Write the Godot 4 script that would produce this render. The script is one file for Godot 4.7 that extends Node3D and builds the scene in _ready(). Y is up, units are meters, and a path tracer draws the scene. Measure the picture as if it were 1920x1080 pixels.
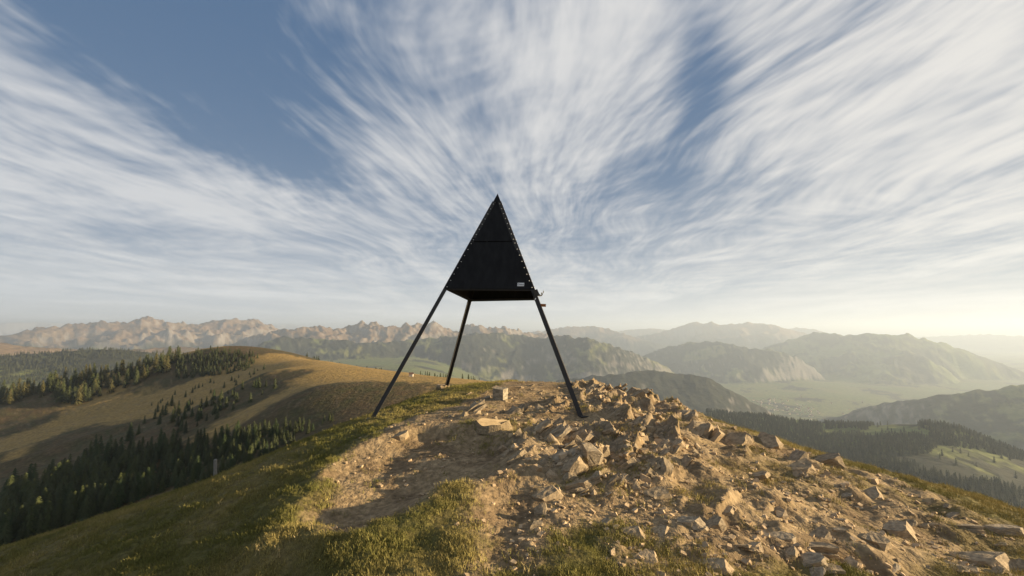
extends Node3D
# A black survey pyramid on a stony alpine summit in low evening sun, ranges and a hazy valley behind.
# The camera stands at the origin; y up, metres, looking along -z. In the helpers "f" is the distance forward (-z).

const FOCAL := 800.0                 # in pixels of a 1920 x 1080 picture
const PITCH := 0.0972                # camera tilted up, radians
const SUN_AZ := 91.0                 # degrees to the right of the view
const SUN_EL := 12.7
const D2R := PI / 180.0

var rng := RandomNumberGenerator.new()
var M := {}
var counts := {}
var T0 := 0

# ---------------------------------------------------------------- pixels and directions
func ray(px: float, py: float) -> Vector3:
	var cx := (px - 960.0) / FOCAL
	var cy := (540.0 - py) / FOCAL
	return Vector3(cx, cy * cos(PITCH) + sin(PITCH), -(cos(PITCH) - cy * sin(PITCH)))

func at(px: float, py: float, f: float) -> Vector3:
	var d := ray(px, py)
	return d * (f / -d.z)

func to_px(p: Vector3) -> Vector2:
	var zc := -p.z * cos(PITCH) + p.y * sin(PITCH)
	var yc := p.y * cos(PITCH) + p.z * sin(PITCH)
	return Vector2(960.0 + FOCAL * p.x / zc, 540.0 - FOCAL * yc / zc)

# ---------------------------------------------------------------- naming
func numbered(called: String) -> String:
	var n: int = counts.get(called, 0)
	counts[called] = n + 1
	return called if n == 0 else "%s_%03d" % [called, n]

func tag(o: Node, label: String, category: String, group := "", kind := "") -> void:
	if label: o.set_meta("label", label)
	if category: o.set_meta("category", category)
	if group: o.set_meta("group", group)
	if kind: o.set_meta("kind", kind)

func thing(called: String, where: Vector3, label: String, category: String, group := "") -> Node3D:
	var o := Node3D.new()
	o.name = numbered(called)
	add_child(o)
	o.position = where
	tag(o, label, category, group)
	return o

func mesh_node(called: String, mesh: Mesh, mat: Material, parent: Node) -> MeshInstance3D:
	var o := MeshInstance3D.new()
	o.name = numbered(called) if parent == self else called
	o.mesh = mesh
	if mat: o.material_override = mat
	parent.add_child(o, true)
	return o

# ---------------------------------------------------------------- smooth surfaces through scattered points (thin plate)
func tps_fit(p: PackedVector3Array, smooth: float) -> PackedFloat64Array:
	var n := p.size()
	var m := n + 3
	var a := []
	for i in m:
		var row := PackedFloat64Array(); row.resize(m + 1)
		a.append(row)
	for i in n:
		for j in n:
			var dx := p[i].x - p[j].x
			var dz := p[i].z - p[j].z
			var r2 := dx * dx + dz * dz
			a[i][j] = 0.0 if r2 < 1e-9 else r2 * log(r2)
		a[i][i] += smooth
		a[i][n] = 1.0; a[i][n + 1] = p[i].x; a[i][n + 2] = p[i].z
		a[n][i] = 1.0; a[n + 1][i] = p[i].x; a[n + 2][i] = p[i].z
		a[i][m] = p[i].y
	for c in m:
		var best := c
		for r in range(c + 1, m):
			if absf(a[r][c]) > absf(a[best][c]): best = r
		var t = a[c]; a[c] = a[best]; a[best] = t
		var pc: PackedFloat64Array = a[c]
		for r in m:
			if r == c: continue
			var pr: PackedFloat64Array = a[r]
			var k := pr[c] / pc[c]
			if k == 0.0: continue
			for q in range(c, m + 1): pr[q] -= k * pc[q]
			a[r] = pr
	var w := PackedFloat64Array(); w.resize(m)
	for i in m: w[i] = a[i][m] / a[i][i]
	return w

func tps_eval(p: PackedVector3Array, w: PackedFloat64Array, x: float, z: float) -> float:
	var n := p.size()
	var s := w[n] + w[n + 1] * x + w[n + 2] * z
	for i in n:
		var dx := x - p[i].x
		var dz := z - p[i].z
		var r2 := dx * dx + dz * dz + 1e-9
		s += w[i] * r2 * log(r2)
	return s

class Grid:
	var x0: float; var z0: float; var step: float
	var w: int; var h: int
	var d: PackedFloat32Array
	func sample(x: float, z: float) -> float:
		var u := clampf((x - x0) / step, 0.0, w - 1.001)
		var v := clampf((z - z0) / step, 0.0, h - 1.001)
		var i := int(u); var j := int(v)
		u -= i; v -= j
		var k := j * w + i
		return (d[k] * (1.0 - u) + d[k + 1] * u) * (1.0 - v) + (d[k + w] * (1.0 - u) + d[k + w + 1] * u) * v

func tps_grid(p: PackedVector3Array, smooth: float, x0: float, x1: float, z0: float, z1: float, step: float, finer: int) -> Grid:
	var wts := tps_fit(p, smooth)
	var g := Grid.new()
	var w := int((x1 - x0) / step) + 1
	var h := int((z1 - z0) / step) + 1
	var a := PackedFloat32Array(); a.resize(w * h)
	for j in h:
		for i in w:
			a[j * w + i] = tps_eval(p, wts, x0 + i * step, z0 + j * step)
	var im := Image.create_from_data(w, h, false, Image.FORMAT_RF, a.to_byte_array())
	im.resize(w * finer, h * finer, Image.INTERPOLATE_CUBIC)
	g.w = w * finer; g.h = h * finer
	g.step = step / finer
	g.x0 = x0 - step * 0.5 + g.step * 0.5   # resize keeps the outer edges of the cells
	g.z0 = z0 - step * 0.5 + g.step * 0.5
	g.d = im.get_data().to_float32_array()
	return g

# ---------------------------------------------------------------- the land
var near_g: Grid
var mid_g: Grid
var n_a := FastNoiseLite.new()    # broad
var n_b := FastNoiseLite.new()    # ridged
var n_c := FastNoiseLite.new()    # fine
var n_e := FastNoiseLite.new()    # fields
var n_d := FastNoiseLite.new()    # plain single octave

func noises() -> void:
	n_a.seed = 11; n_a.noise_type = FastNoiseLite.TYPE_SIMPLEX_SMOOTH; n_a.frequency = 1.0; n_a.fractal_octaves = 3
	n_b.seed = 23; n_b.noise_type = FastNoiseLite.TYPE_SIMPLEX_SMOOTH; n_b.frequency = 1.0; n_b.fractal_type = FastNoiseLite.FRACTAL_RIDGED; n_b.fractal_octaves = 5
	n_c.seed = 37; n_c.noise_type = FastNoiseLite.TYPE_SIMPLEX; n_c.frequency = 1.0; n_c.fractal_octaves = 4; n_c.fractal_gain = 0.6
	n_e.seed = 77; n_e.noise_type = FastNoiseLite.TYPE_CELLULAR; n_e.cellular_return_type = FastNoiseLite.RETURN_CELL_VALUE; n_e.frequency = 1.0
	n_d.seed = 51; n_d.noise_type = FastNoiseLite.TYPE_SIMPLEX_SMOOTH; n_d.frequency = 1.0; n_d.fractal_type = FastNoiseLite.FRACTAL_NONE

# [px, py, forward metres]
const NEAR_PX := [[960, 1080, 2.75], [750, 930, 4.55], [300, 1060, 3.9], [0, 1030, 9.5], [640, 793, 11.0], [760, 748, 14.0],
	[842, 724, 14.5], [950, 714, 16.5], [1090, 722, 12.5], [1220, 748, 11.0], [1330, 786, 9.5], [1500, 832, 8.5], [1700, 893, 7.5], [1920, 955, 6.5],
	[1400, 950, 4.45], [1700, 1050, 3.85], [1150, 855, 5.6], [403, 892, 24.0], [540, 835, 17.5], [200, 965, 14.5], [937, 750, 9.8], [1000, 1000, 3.5]]
const NEAR_XYF := [[0, -1.6, 0], [-2.71, -1.66, 8.35], [1.26, -1.48, 7.71], [-1.92, -1.5, 12.3], [1.6, -1.56, 11.6], [0, -1.75, -5], [-8, -3.9, -4], [8, -3.3, -4], [0, -2.4, -15],
	[-20, -12.5, 11], [-27, -15.5, 30], [-10, -7.5, 26], [0, -4.2, 25], [6, -5.0, 24], [9, -4.4, 12], [13, -6.2, 8], [15, -7.0, 3], [3.5, -3.2, 17], [-3.5, -4.6, 22], [20, -11, 15], [-20, -10, -10], [20, -9, -10], [-26, -16, 0], [25, -13, 0], [0, -12, 40], [-16, -8.6, 8], [-30, -19, 40], [20, -14, 30]]
const MID_PX := [[490, 667, 457], [560, 676, 386], [640, 686, 330], [700, 693, 299], [820, 707, 252], [900, 713, 235], [400, 656, 490], [340, 664, 500], [250, 690, 500], [130, 716, 480], [0, 746, 460],
	[600, 700, 273], [540, 690, 311], [640, 716, 229], [750, 710, 243], [700, 700, 273], [580, 684, 340], [600, 722, 215], [490, 700, 300], [430, 732, 290], [480, 722, 272], [560, 745, 185], [550, 785, 168],
	[0, 850, 290], [200, 800, 300], [400, 752, 315], [300, 900, 165], [0, 1000, 130], [450, 882, 120], [600, 835, 105], [150, 990, 110], [440, 690, 430], [330, 712, 430], [200, 745, 420]]
const MID_XYF := [[0, -1.6, 0], [0, -2, 14], [-17, -8.5, 24], [-20, -12.5, 11], [13, -6.2, 8], [0, -12, 40], [-30, -19, 40], [20, -14, 30], [0, -3, -20], [60, -42, 200], [150, -100, 250], [-250, -75, 640], [-400, -75, 720], [-110, -75, 480], [-600, -130, 800], [0, -75, 400],
	[-62, -37, 95], [-36, -26, 55], [-900, -170, 300], [-400, -135, 100], [-150, -82, 0], [-60, -38, 0], [-300, -160, -100], [0, -12, -60], [0, -25, -200], [90, -60, 0], [200, -120, 100], [200, -130, -200], [-200, -130, -200],
	[460, -240, 500], [200, -122, 250], [150, -170, 500], [600, -350, 900], [300, -335, 900], [0, -260, 900], [-300, -210, 950], [-800, -215, 1000], [60, -35, 70], [600, -330, 200], [-900, -130, 700], [400, -260, -100], [-10, -24, 90], [-30, -28, 140]]

func poly_px(a: Array) -> PackedVector2Array:
	var o := PackedVector2Array()
	for k in a: o.append(Vector2(k[0], k[1]))
	return o

func ground_spot(px: float, py: float) -> Vector2:
	# where a pixel's ray meets the smooth summit (x, forward)
	var d := ray(px, py)
	var f := 2.0
	while f < 40.0:
		var p := d * (f / -d.z)
		if p.y < near_g.sample(p.x, f): break
		f += 0.04
	return Vector2(d.x / -d.z * f, f)

var pan := PackedVector2Array()
var pan2 := PackedVector2Array()
var dirt := PackedVector2Array()
var outcrop := PackedVector2Array()
var outcrop2 := PackedVector2Array()

func spots(a: Array) -> PackedVector2Array:
	var o := PackedVector2Array()
	for k in a: o.append(ground_spot(k[0], k[1]))
	return o

func edge_distance(p: Vector2, poly: PackedVector2Array) -> float:
	# negative inside
	var best := 1e9
	var n := poly.size()
	for i in n:
		var c := Geometry2D.get_closest_point_to_segment(p, poly[i], poly[(i + 1) % n])
		best = minf(best, p.distance_squared_to(c))
	best = sqrt(best)
	return -best if Geometry2D.is_point_in_polygon(p, poly) else best

# the summit's own outline against what lies beyond
const OUTLINE := [[-900, 1330], [-400, 1175], [0, 1046], [200, 980], [400, 907], [540, 845], [640, 800], [760, 753], [842, 724], [950, 713], [1090, 716], [1220, 747], [1330, 785], [1500, 831], [1700, 893], [1920, 955], [2400, 1095], [3000, 1270]]
func under_outline(x: float, f: float, h: float) -> float:
	if f < 2.0: return h
	var az := x / f
	var n := OUTLINE.size()
	if az < (OUTLINE[0][0] - 960.0) / FOCAL or az > (OUTLINE[n - 1][0] - 960.0) / FOCAL: return h
	var k := 0
	while k < n - 2 and (OUTLINE[k + 1][0] - 960.0) / FOCAL < az: k += 1
	var t: float = (az * FOCAL + 960.0 - OUTLINE[k][0]) / (OUTLINE[k + 1][0] - OUTLINE[k][0])
	var d := ray(az * FOCAL + 960.0, lerpf(OUTLINE[k][1], OUTLINE[k + 1][1], t))
	var most := d.y / -d.z * f
	var w := 0.007 * f
	var e := (most - h) / w
	return most - w * (log(1.0 + exp(e)) if e < 30.0 else e)

var mask_dirt: Grid      # 1 = bare earth, 0 = turf
var mask_rock: Grid

func build_land() -> void:
	var p := PackedVector3Array()
	for k in NEAR_PX:
		var q := at(k[0], k[1], k[2])
		p.append(Vector3(q.x, q.y, -q.z))
	for k in NEAR_XYF: p.append(Vector3(k[0], k[1], k[2]))
	near_g = tps_grid(p, 0.5, -34, 34, -16, 46, 1.0, 10)
	p = PackedVector3Array()
	for k in MID_PX:
		var q := at(k[0], k[1], k[2])
		p.append(Vector3(q.x, q.y, -q.z))
	for k in MID_XYF: p.append(Vector3(k[0], k[1], k[2]))
	mid_g = tps_grid(p, 20.0, -1100, 700, -300, 1200, 15.0, 4)
	pan = spots([[598, 985], [640, 900], [700, 850], [790, 818], [890, 815], [960, 850], [930, 895], [850, 912], [790, 935], [740, 970], [660, 1000]])
	pan2 = spots([[905, 985], [925, 920], [985, 905], [1010, 960], [965, 1010], [940, 1060], [925, 1040]])
	dirt = spots([[598, 985], [610, 900], [670, 840], [740, 790], [830, 770], [930, 722], [1080, 716], [1230, 745], [1340, 790], [1480, 835], [1640, 885], [1800, 945], [1919, 1010], [1919, 1079], [1180, 1079], [1100, 1000], [1060, 1079], [900, 1060], [905, 985], [860, 925], [740, 975], [660, 1000]])
	outcrop = spots([[930, 850], [985, 800], [1060, 730], [1130, 715], [1230, 745], [1330, 788], [1320, 850], [1250, 900], [1150, 930], [1020, 890]])
	outcrop2 = spots([[1310, 790], [1450, 832], [1600, 885], [1700, 960], [1560, 1000], [1400, 1040], [1250, 1020], [1180, 960], [1300, 880]])
	mask_dirt = Grid.new(); mask_rock = Grid.new()
	for g: Grid in [mask_dirt, mask_rock]:
		g.x0 = -10.0; g.z0 = 0.0; g.step = 0.1; g.w = 220; g.h = 200
		g.d.resize(g.w * g.h)
	for j in 200:
		for i in 220:
			var q := Vector2(-10.0 + i * 0.1, j * 0.1)
			var wob := 0.28 * n_a.get_noise_2d(q.x * 0.9, q.y * 0.9) + 0.12 * n_c.get_noise_2d(q.x * 3.0, q.y * 3.0)
			var e := edge_distance(q, dirt) + wob
			mask_dirt.d[j * 220 + i] = smoothstep(0.16, -0.16, e)
			var more := 0.35 * smoothstep(0.2, -0.4, edge_distance(q, outcrop2) + 2.2 * wob) * smoothstep(-0.15, 0.2, n_a.get_noise_2d(q.x * 0.8 + 9.0, q.y * 0.8))
			mask_rock.d[j * 220 + i] = maxf(more, smoothstep(0.3, -0.5, edge_distance(q, outcrop) + wob)) * smoothstep(0.4, 0.95, q.distance_to(Vector2(1.2, 7.3)))
	# work hollows, the outcrop's swell and small humps into the summit
	for j in near_g.h:
		for i in near_g.w:
			var x := near_g.x0 + i * near_g.step
			var f := near_g.z0 + j * near_g.step
			if x * x + f * f > 2200.0: continue
			var h := 0.10 * n_a.get_noise_2d(x * 0.22, f * 0.22) + 0.045 * n_a.get_noise_2d(x * 0.8 + 40.0, f * 0.8)
			if x > -10.0 and x < 11.5 and f > 1.0 and f < 19.0:
				var q := Vector2(x, f)
				var e := edge_distance(q, pan) + 0.1 * n_a.get_noise_2d(x * 1.4, f * 1.4)
				h -= 0.14 * smoothstep(0.3, -0.4, e)
				h += 0.07 * exp(-pow((e - 0.3) / 0.25, 2.0))
				e = edge_distance(q, pan2) + 0.08 * n_a.get_noise_2d(x * 1.4, f * 1.4)
				h -= 0.09 * smoothstep(0.22, -0.25, e)
				h += 0.09 * mask_rock.sample(x, f) * (0.7 + 0.9 * n_b.get_noise_2d(x * 0.35, f * 0.35))
				var dd := mask_dirt.sample(x, f)
				var rough := dd * smooth01(0.2, 2.2, x)
				h += rough * (0.11 * n_b.get_noise_2d((x * 0.55 + f * 0.83) * 0.55, (x * 0.83 - f * 0.55) * 0.28) - 0.04 + 0.05 * n_b.get_noise_2d(x * 1.3, f * 1.3))
				h += (1.0 - dd) * 0.05 * n_c.get_noise_2d(x * 1.6, f * 1.6) + dd * 0.03 * n_b.get_noise_2d(x * 0.9, f * 0.9)
			near_g.d[j * near_g.w + i] = under_outline(x, f, near_g.d[j * near_g.w + i] + h)

func smooth01(a: float, b: float, x: float) -> float:
	var t := clampf((x - a) / (b - a), 0.0, 1.0)
	return t * t * (3.0 - 2.0 * t)

func mid_h(x: float, f: float, r: float) -> float:
	var h := mid_g.sample(x, f)
	var k := smooth01(30.0, 160.0, r) * (0.12 + 0.88 * smooth01(-31.0, -60.0, h))
	# gullies run down the bowl's side, towards the lower left
	var along := x * 0.8 + f * 0.6
	var across := -x * 0.6 + f * 0.8
	h += k * (3.2 * n_b.get_noise_2d(across * 0.012, along * 0.004) - 1.2 + 1.6 * n_a.get_noise_2d(x * 0.02, f * 0.02) + 0.5 * n_c.get_noise_2d(x * 0.08, f * 0.08))
	return h

func crag(x: float, f: float) -> float:
	# the beds of the outcrop come up as steps: they rise gently and break off on the side of the evening sun
	if x < -1.2 or x > 7.5 or f < 3.0 or f > 14.0: return 0.0
	var m := mask_rock.sample(x, f)
	if m < 0.02: return 0.0
	var along := x * 0.36 + f * 0.93
	var across := x * 0.93 - f * 0.36
	var h := 0.0
	for k in 2:
		var s := across / (0.46 if k == 0 else 0.15) + 0.9 * n_a.get_noise_2d(x * 0.7 + k * 30.0, f * 0.7)
		var c := floorf(s)
		var fr := s - c
		var big := maxf(0.0, 0.45 + 1.1 * n_d.get_noise_2d(c * 5.3 + k * 17.0, along * (0.9 if k == 0 else 2.2)))
		h += (0.2 if k == 0 else 0.06) * big * (fr / 0.86 if fr < 0.86 else (1.0 - fr) / 0.14)
	return m * (h - 0.05)

func land_h(x: float, f: float) -> float:
	# summit and middle distance (to about 1100 m)
	var r := sqrt(x * x + f * f)
	if r < 26.0: return near_g.sample(x, f) + crag(x, f)
	if r > 42.0: return mid_h(x, f, r)
	var w := smooth01(26.0, 42.0, r)
	return lerpf(near_g.sample(x, f), mid_h(x, f, r), w)

func hit(px: float, py: float, from := 2.0, most := 1200.0) -> Vector3:
	# where the ray of a pixel meets the land; Vector3.ZERO if it does not
	var d := ray(px, py)
	d /= -d.z
	var f := from
	while f < most:
		if d.y * f < land_h(d.x * f, f):
			var lo := f / 1.012; var hi := f
			for k in 8:
				var m := (lo + hi) * 0.5
				if d.y * m < land_h(d.x * m, m): hi = m
				else: lo = m
			return Vector3(d.x * hi, land_h(d.x * hi, hi), -hi)
		f *= 1.012
	return Vector3.ZERO

# Ranges and hills: crest as [px, py] with its distance; then the slope before and behind, ruggedness in metres, and the cover
const LAYERS := [
	{"r": 32000, "c": [[-500, 612], [0, 607], [60, 601], [120, 607], [180, 612], [260, 617], [480, 616], [540, 607], [575, 612], [640, 622], [760, 640]], "sf": 0.4, "sb": 0.4, "n": 260, "k": 3},
	{"r": 10000, "c": [[-700, 650], [-200, 636], [0, 628], [30, 624], [100, 611], [130, 607], [150, 609], [195, 598], [215, 604], [240, 603], [268, 594], [285, 596], [300, 601], [330, 603], [360, 607], [375, 609], [392, 603], [405, 599], [440, 597], [470, 598], [485, 601], [520, 615], [570, 645], [640, 690]], "sf": 0.36, "sb": 0.5, "n": 260, "k": 0},
	{"r": 7600, "c": [[330, 690], [430, 642], [530, 616], [560, 614], [600, 612], [640, 614], [665, 608], [685, 603], [700, 605], [725, 611], [750, 610], [770, 606], [795, 608], [805, 604], [815, 602], [830, 612], [845, 620], [860, 619], [875, 613], [888, 605], [900, 611], [915, 616], [930, 612], [945, 613], [975, 620], [1000, 624], [1040, 628], [1100, 640], [1200, 670], [1300, 720]], "sf": 0.48, "sb": 0.5, "n": 240, "k": 0},
	{"r": 5600, "c": [[380, 690], [470, 655], [520, 630], [600, 634], [700, 642], [800, 634], [850, 630], [930, 623], [975, 627], [1010, 632], [1035, 630], [1060, 627], [1085, 634], [1100, 631], [1140, 645], [1190, 660], [1240, 683], [1310, 725], [1380, 765]], "sf": 0.5, "sb": 0.45, "n": 120, "k": 1},
	{"r": 13000, "c": [[900, 640], [960, 630], [1040, 615], [1060, 612], [1110, 610], [1140, 616], [1180, 628], [1220, 640], [1330, 665]], "sf": 0.4, "sb": 0.4, "n": 170, "k": 0},
	{"r": 15500, "c": [[1080, 660], [1200, 630], [1240, 622], [1290, 606], [1305, 602], [1320, 607], [1335, 603], [1350, 608], [1375, 607], [1400, 604], [1420, 606], [1445, 608], [1480, 616], [1530, 628], [1640, 660]], "sf": 0.38, "sb": 0.4, "n": 180, "k": 0},
	{"r": 20000, "c": [[1120, 625], [1180, 618], [1220, 614], [1260, 619], [1420, 620], [1500, 613], [1530, 617], [1590, 640]], "sf": 0.4, "sb": 0.4, "n": 160, "k": 0},
	{"r": 8300, "c": [[1100, 700], [1210, 664], [1250, 650], [1290, 642], [1330, 640], [1370, 643], [1400, 652], [1450, 656], [1475, 661], [1500, 672], [1560, 715], [1600, 745]], "sf": 0.42, "sb": 0.4, "n": 130, "k": 1},
	{"r": 10500, "c": [[1330, 700], [1380, 673], [1430, 653], [1480, 637], [1525, 623], [1545, 622], [1580, 627], [1610, 627], [1640, 625], [1655, 625], [1680, 627], [1700, 626], [1740, 636], [1790, 649], [1830, 666], [1870, 681], [1920, 697], [2100, 745], [2300, 760]], "sf": 0.33, "sb": 0.4, "n": 150, "k": 2},
	{"r": 26000, "c": [[1600, 640], [1650, 632], [1760, 630], [1850, 626], [1900, 628], [2000, 636], [2500, 630], [3400, 620]], "sf": 0.3, "sb": 0.4, "n": 200, "k": 0},
	{"r": 4100, "c": [[1440, 815], [1560, 782], [1640, 759], [1720, 746], [1800, 736], [1860, 729], [1920, 719], [2100, 690], [2500, 680], [3400, 660]], "sf": 0.34, "sb": 0.4, "n": 60, "k": 1},
	{"r": 3300, "c": [[940, 735], [1000, 722], [1060, 712], [1150, 700], [1220, 693], [1260, 698], [1300, 701], [1330, 709], [1360, 725], [1400, 746], [1430, 762], [1480, 800]], "sf": 0.4, "sb": 0.42, "n": 60, "k": 1},
	{"r": 2800, "c": [[-900, 690], [-300, 680], [0, 668], [60, 662], [130, 657], [190, 655], [240, 657], [290, 664], [330, 672], [420, 690], [520, 715], [700, 760]], "sf": 0.22, "sb": 0.3, "n": 22, "k": 1},
	{"r": 4800, "c": [[-900, 655], [-200, 646], [0, 641], [60, 648], [120, 655], [220, 657], [330, 650], [420, 656], [520, 675]], "sf": 0.16, "sb": 0.2, "n": 70, "k": 0},
	{"r": 1800, "c": [[1240, 790], [1330, 772], [1400, 779], [1480, 786], [1560, 796], [1640, 797], [1740, 793], [1800, 802], [1850, 824], [1920, 852], [2100, 900], [2400, 960]], "sf": 0.02, "sb": 0.32, "n": 14, "k": 2},
]
const FAR_MOST := 34000.0
var col_az := PackedFloat32Array()
var crest_h := []       # per layer, per column
var crest_r := []
var crest_b := []

func make_columns() -> void:
	var a := -180.0
	while a < -53.0:
		col_az.append(a * D2R); a += 2.54
	a = -53.0
	while a <= 53.0:
		col_az.append(a * D2R); a += 0.14
	a = 54.5
	while a < 179.9:
		col_az.append(a * D2R); a += 2.5
	col_az.append(PI)
	for l in LAYERS:
		var hs := PackedFloat32Array(); var rs := PackedFloat32Array()
		var azs := []; var tans := []
		for k in l.c:
			var d := ray(k[0], k[1])
			azs.append(atan2(d.x, -d.z)); tans.append(d.y / Vector2(d.x, d.z).length())
		for i in col_az.size():
			var az := col_az[i]
			var t := 0.0
			var n: int = azs.size()
			if az <= azs[0]: t = tans[0] - (azs[0] - az) * 0.12
			elif az >= azs[n - 1]: t = tans[n - 1] - (az - azs[n - 1]) * 0.12
			else:
				var k := 0
				while az > azs[k + 1]: k += 1
				t = lerpf(tans[k], tans[k + 1], (az - azs[k]) / (azs[k + 1] - azs[k]))
			var rc: float = l.r * (1.0 + 0.05 * n_d.get_noise_2d(az * 4.0, l.r * 0.01))
			rs.append(rc)
			hs.append(t * rc)
		crest_h.append(hs); crest_r.append(rs)
		# lower down a slope keeps only the broad run of its crest
		var n2 := hs.size()
		var run := PackedFloat32Array(); run.resize(n2)
		for i in n2:
			var s := 0.0
			for k in range(-28, 29, 4): s += hs[clampi(i + k, 0, n2 - 1)]
			run[i] = s / 15.0
		crest_b.append(run)

var far_kind := 0
var far_below := 0.0
func far_h(ci: int, x: float, f: float, r: float) -> float:
	var az := col_az[ci]
	var side := smooth01(-0.25, 0.15, az)
	var best := lerpf(-330.0, -765.0, side) + 25.0 * n_a.get_noise_2d(x * 0.0006, f * 0.0006)
	far_kind = 4
	far_below = 0.0
	var rid := 0.7 * n_b.get_noise_2d(x * 0.00040, f * 0.00040) + 0.45 * n_b.get_noise_2d(x * 0.0013 + 9.0, f * 0.0013)
	var fine := n_c.get_noise_2d(x * 0.0022, f * 0.0022)
	var jag := n_c.get_noise_2d(x * 0.004, f * 0.004)
	var bend := 26.0 * n_d.get_noise_2d(x * 0.0007, f * 0.0007)
	var last := col_az.size() - 1
	for l in LAYERS.size():
		var L: Dictionary = LAYERS[l]
		var dr: float = r - crest_r[l][ci]
		var ad := absf(dr)
		if ad > L.r * 0.5 and ad > 2500.0: continue
		var cj := clampi(ci + int(bend * minf(1.0, ad / 700.0)), 0, last)
		var hc: float = lerpf(crest_h[l][cj], crest_b[l][cj], minf(1.0, ad / (0.09 * L.r)))
		hc += L.n * 0.25 * jag * exp(-ad / 250.0)
		var top: float = hc - (L.sb if dr > 0.0 else L.sf) * ad
		var grow := minf(1.0, ad / 900.0)
		top += grow * L.n * (rid * 1.1 - 0.2) + minf(1.0, ad / 200.0) * L.n * 0.16 * fine
		if top > best:
			best = top
			far_kind = L.k
			far_below = ad
	if far_kind == 1 and r > 2000.0: best += 5.0 * n_d.get_noise_2d(x * 0.012, f * 0.012)
	return best

# colours are linear base colours
func far_color(x: float, f: float, h: float, steep: float) -> Color:
	var a := n_a.get_noise_2d(x * 0.0011 + 7.0, f * 0.0011)
	var b := n_c.get_noise_2d(x * 0.006, f * 0.006)
	var tan_ := Color(0.29, 0.19, 0.125).lerp(Color(0.20, 0.155, 0.09), 0.5 + 0.5 * a)
	var cliff := Color(0.33, 0.30, 0.26).lerp(Color(0.22, 0.2, 0.18), 0.5 + 0.5 * b)
	var wood := Color(0.030, 0.038, 0.026).lerp(Color(0.05, 0.052, 0.03), 0.5 + 0.5 * b)
	var green := Color(0.14, 0.19, 0.055).lerp(Color(0.19, 0.185, 0.07), 0.5 + 0.5 * a)
	var plot := n_e.get_noise_2d(x * 0.0042, f * 0.0026)
	green = green.lerp(Color(0.25, 0.21, 0.09), 0.55 * smooth01(0.2, 0.8, plot)).lerp(Color(0.10, 0.15, 0.04), 0.6 * smooth01(-0.2, -0.8, plot))
	match far_kind:
		0:
			var c := tan_.lerp(cliff, smooth01(0.62, 0.95, steep + 0.25 * b))
			return c.lerp(wood, smooth01(-120.0, -330.0, h + 260.0 * a + 120.0 * b))
		1:
			var c := wood.lerp(green, smooth01(0.12, 0.3, a + 0.35 * b - 0.2 * steep))
			return c.lerp(cliff, smooth01(0.75, 1.05, steep + 0.3 * b) * 0.8)
		2:
			return green.lerp(wood, smooth01(-0.12, 0.12, a + 0.5 * b))
		3:
			return Color(0.55, 0.55, 0.57).lerp(cliff, smooth01(0.6, 1.0, steep))
	return green.lerp(wood, smooth01(0.22, 0.34, a + 0.3 * b))

const HEATH_SHADE := Vector2(3.4, 23.8)   # dark growth over the shaded bowl, gold on the sunlit plateau: shade in colour
func mid_color(x: float, f: float) -> Color:
	var a := n_a.get_noise_2d(x * 0.011, f * 0.011)
	var b := n_c.get_noise_2d(x * 0.07, f * 0.07)
	var gold := Color(0.50, 0.335, 0.12).lerp(Color(0.40, 0.28, 0.105), 0.5 + 0.6 * b)
	var shade_heath := Color(0.17, 0.115, 0.06).lerp(Color(0.10, 0.095, 0.042), 0.5 + 0.6 * b + 0.4 * a)  # part brown scrub, part the shade of the bowl painted into the colour
	var patch := n_a.get_noise_2d(x * 0.0042 + HEATH_SHADE.x, f * 0.0042 + HEATH_SHADE.y)
	var c := gold.lerp(shade_heath, smooth01(-0.08, 0.08, patch + 0.12 * a + 0.1 * b))
	var worn := n_b.get_noise_2d((x * 0.6 - f * 0.8) * 0.02, (x * 0.8 + f * 0.6) * 0.1)
	return c.lerp(Color(0.30, 0.23, 0.14), smooth01(0.62, 0.85, worn) * 0.5)

func near_color(x: float, f: float) -> Color:
	var a := n_a.get_noise_2d(x * 0.5, f * 0.5)
	var b := n_c.get_noise_2d(x * 2.2, f * 2.2)
	var turf := Color(0.15, 0.14, 0.045).lerp(Color(0.28, 0.22, 0.09), clampf(0.4 + 0.7 * a + 0.5 * b, 0.0, 1.0))
	var soil := Color(0.49, 0.365, 0.215).lerp(Color(0.38, 0.275, 0.155), clampf(0.45 + 0.6 * b + 0.4 * a, 0.0, 1.0))
	var d := 0.0
	if x > -9.9 and x < 11.8 and f > 0.0 and f < 19.8:
		d = mask_dirt.sample(x, f)
		# to the right of the outcrop thin dry turf grows between the stones
		d *= 1.0 - 0.65 * smooth01(1.5, 4.5, x) * smooth01(-0.25, 0.3, a + 0.5 * b)
	soil = soil.lerp(Color(0.30, 0.215, 0.125), smooth01(-0.1, 0.4, n_c.get_noise_2d(x * 0.9 + 20.0, f * 0.9)))
	var c := turf.lerp(soil, d)
	if x > -1.2 and x < 7.5 and f > 3.0 and f < 14.0:
		var bed := Color(0.44, 0.335, 0.215).lerp(Color(0.33, 0.26, 0.17), 0.5 + 0.5 * b)
		c = c.lerp(bed, mask_rock.sample(x, f) * smooth01(-0.35, 0.1, n_c.get_noise_2d(x * 1.3 + 50.0, f * 1.3)))
	return c

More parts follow.
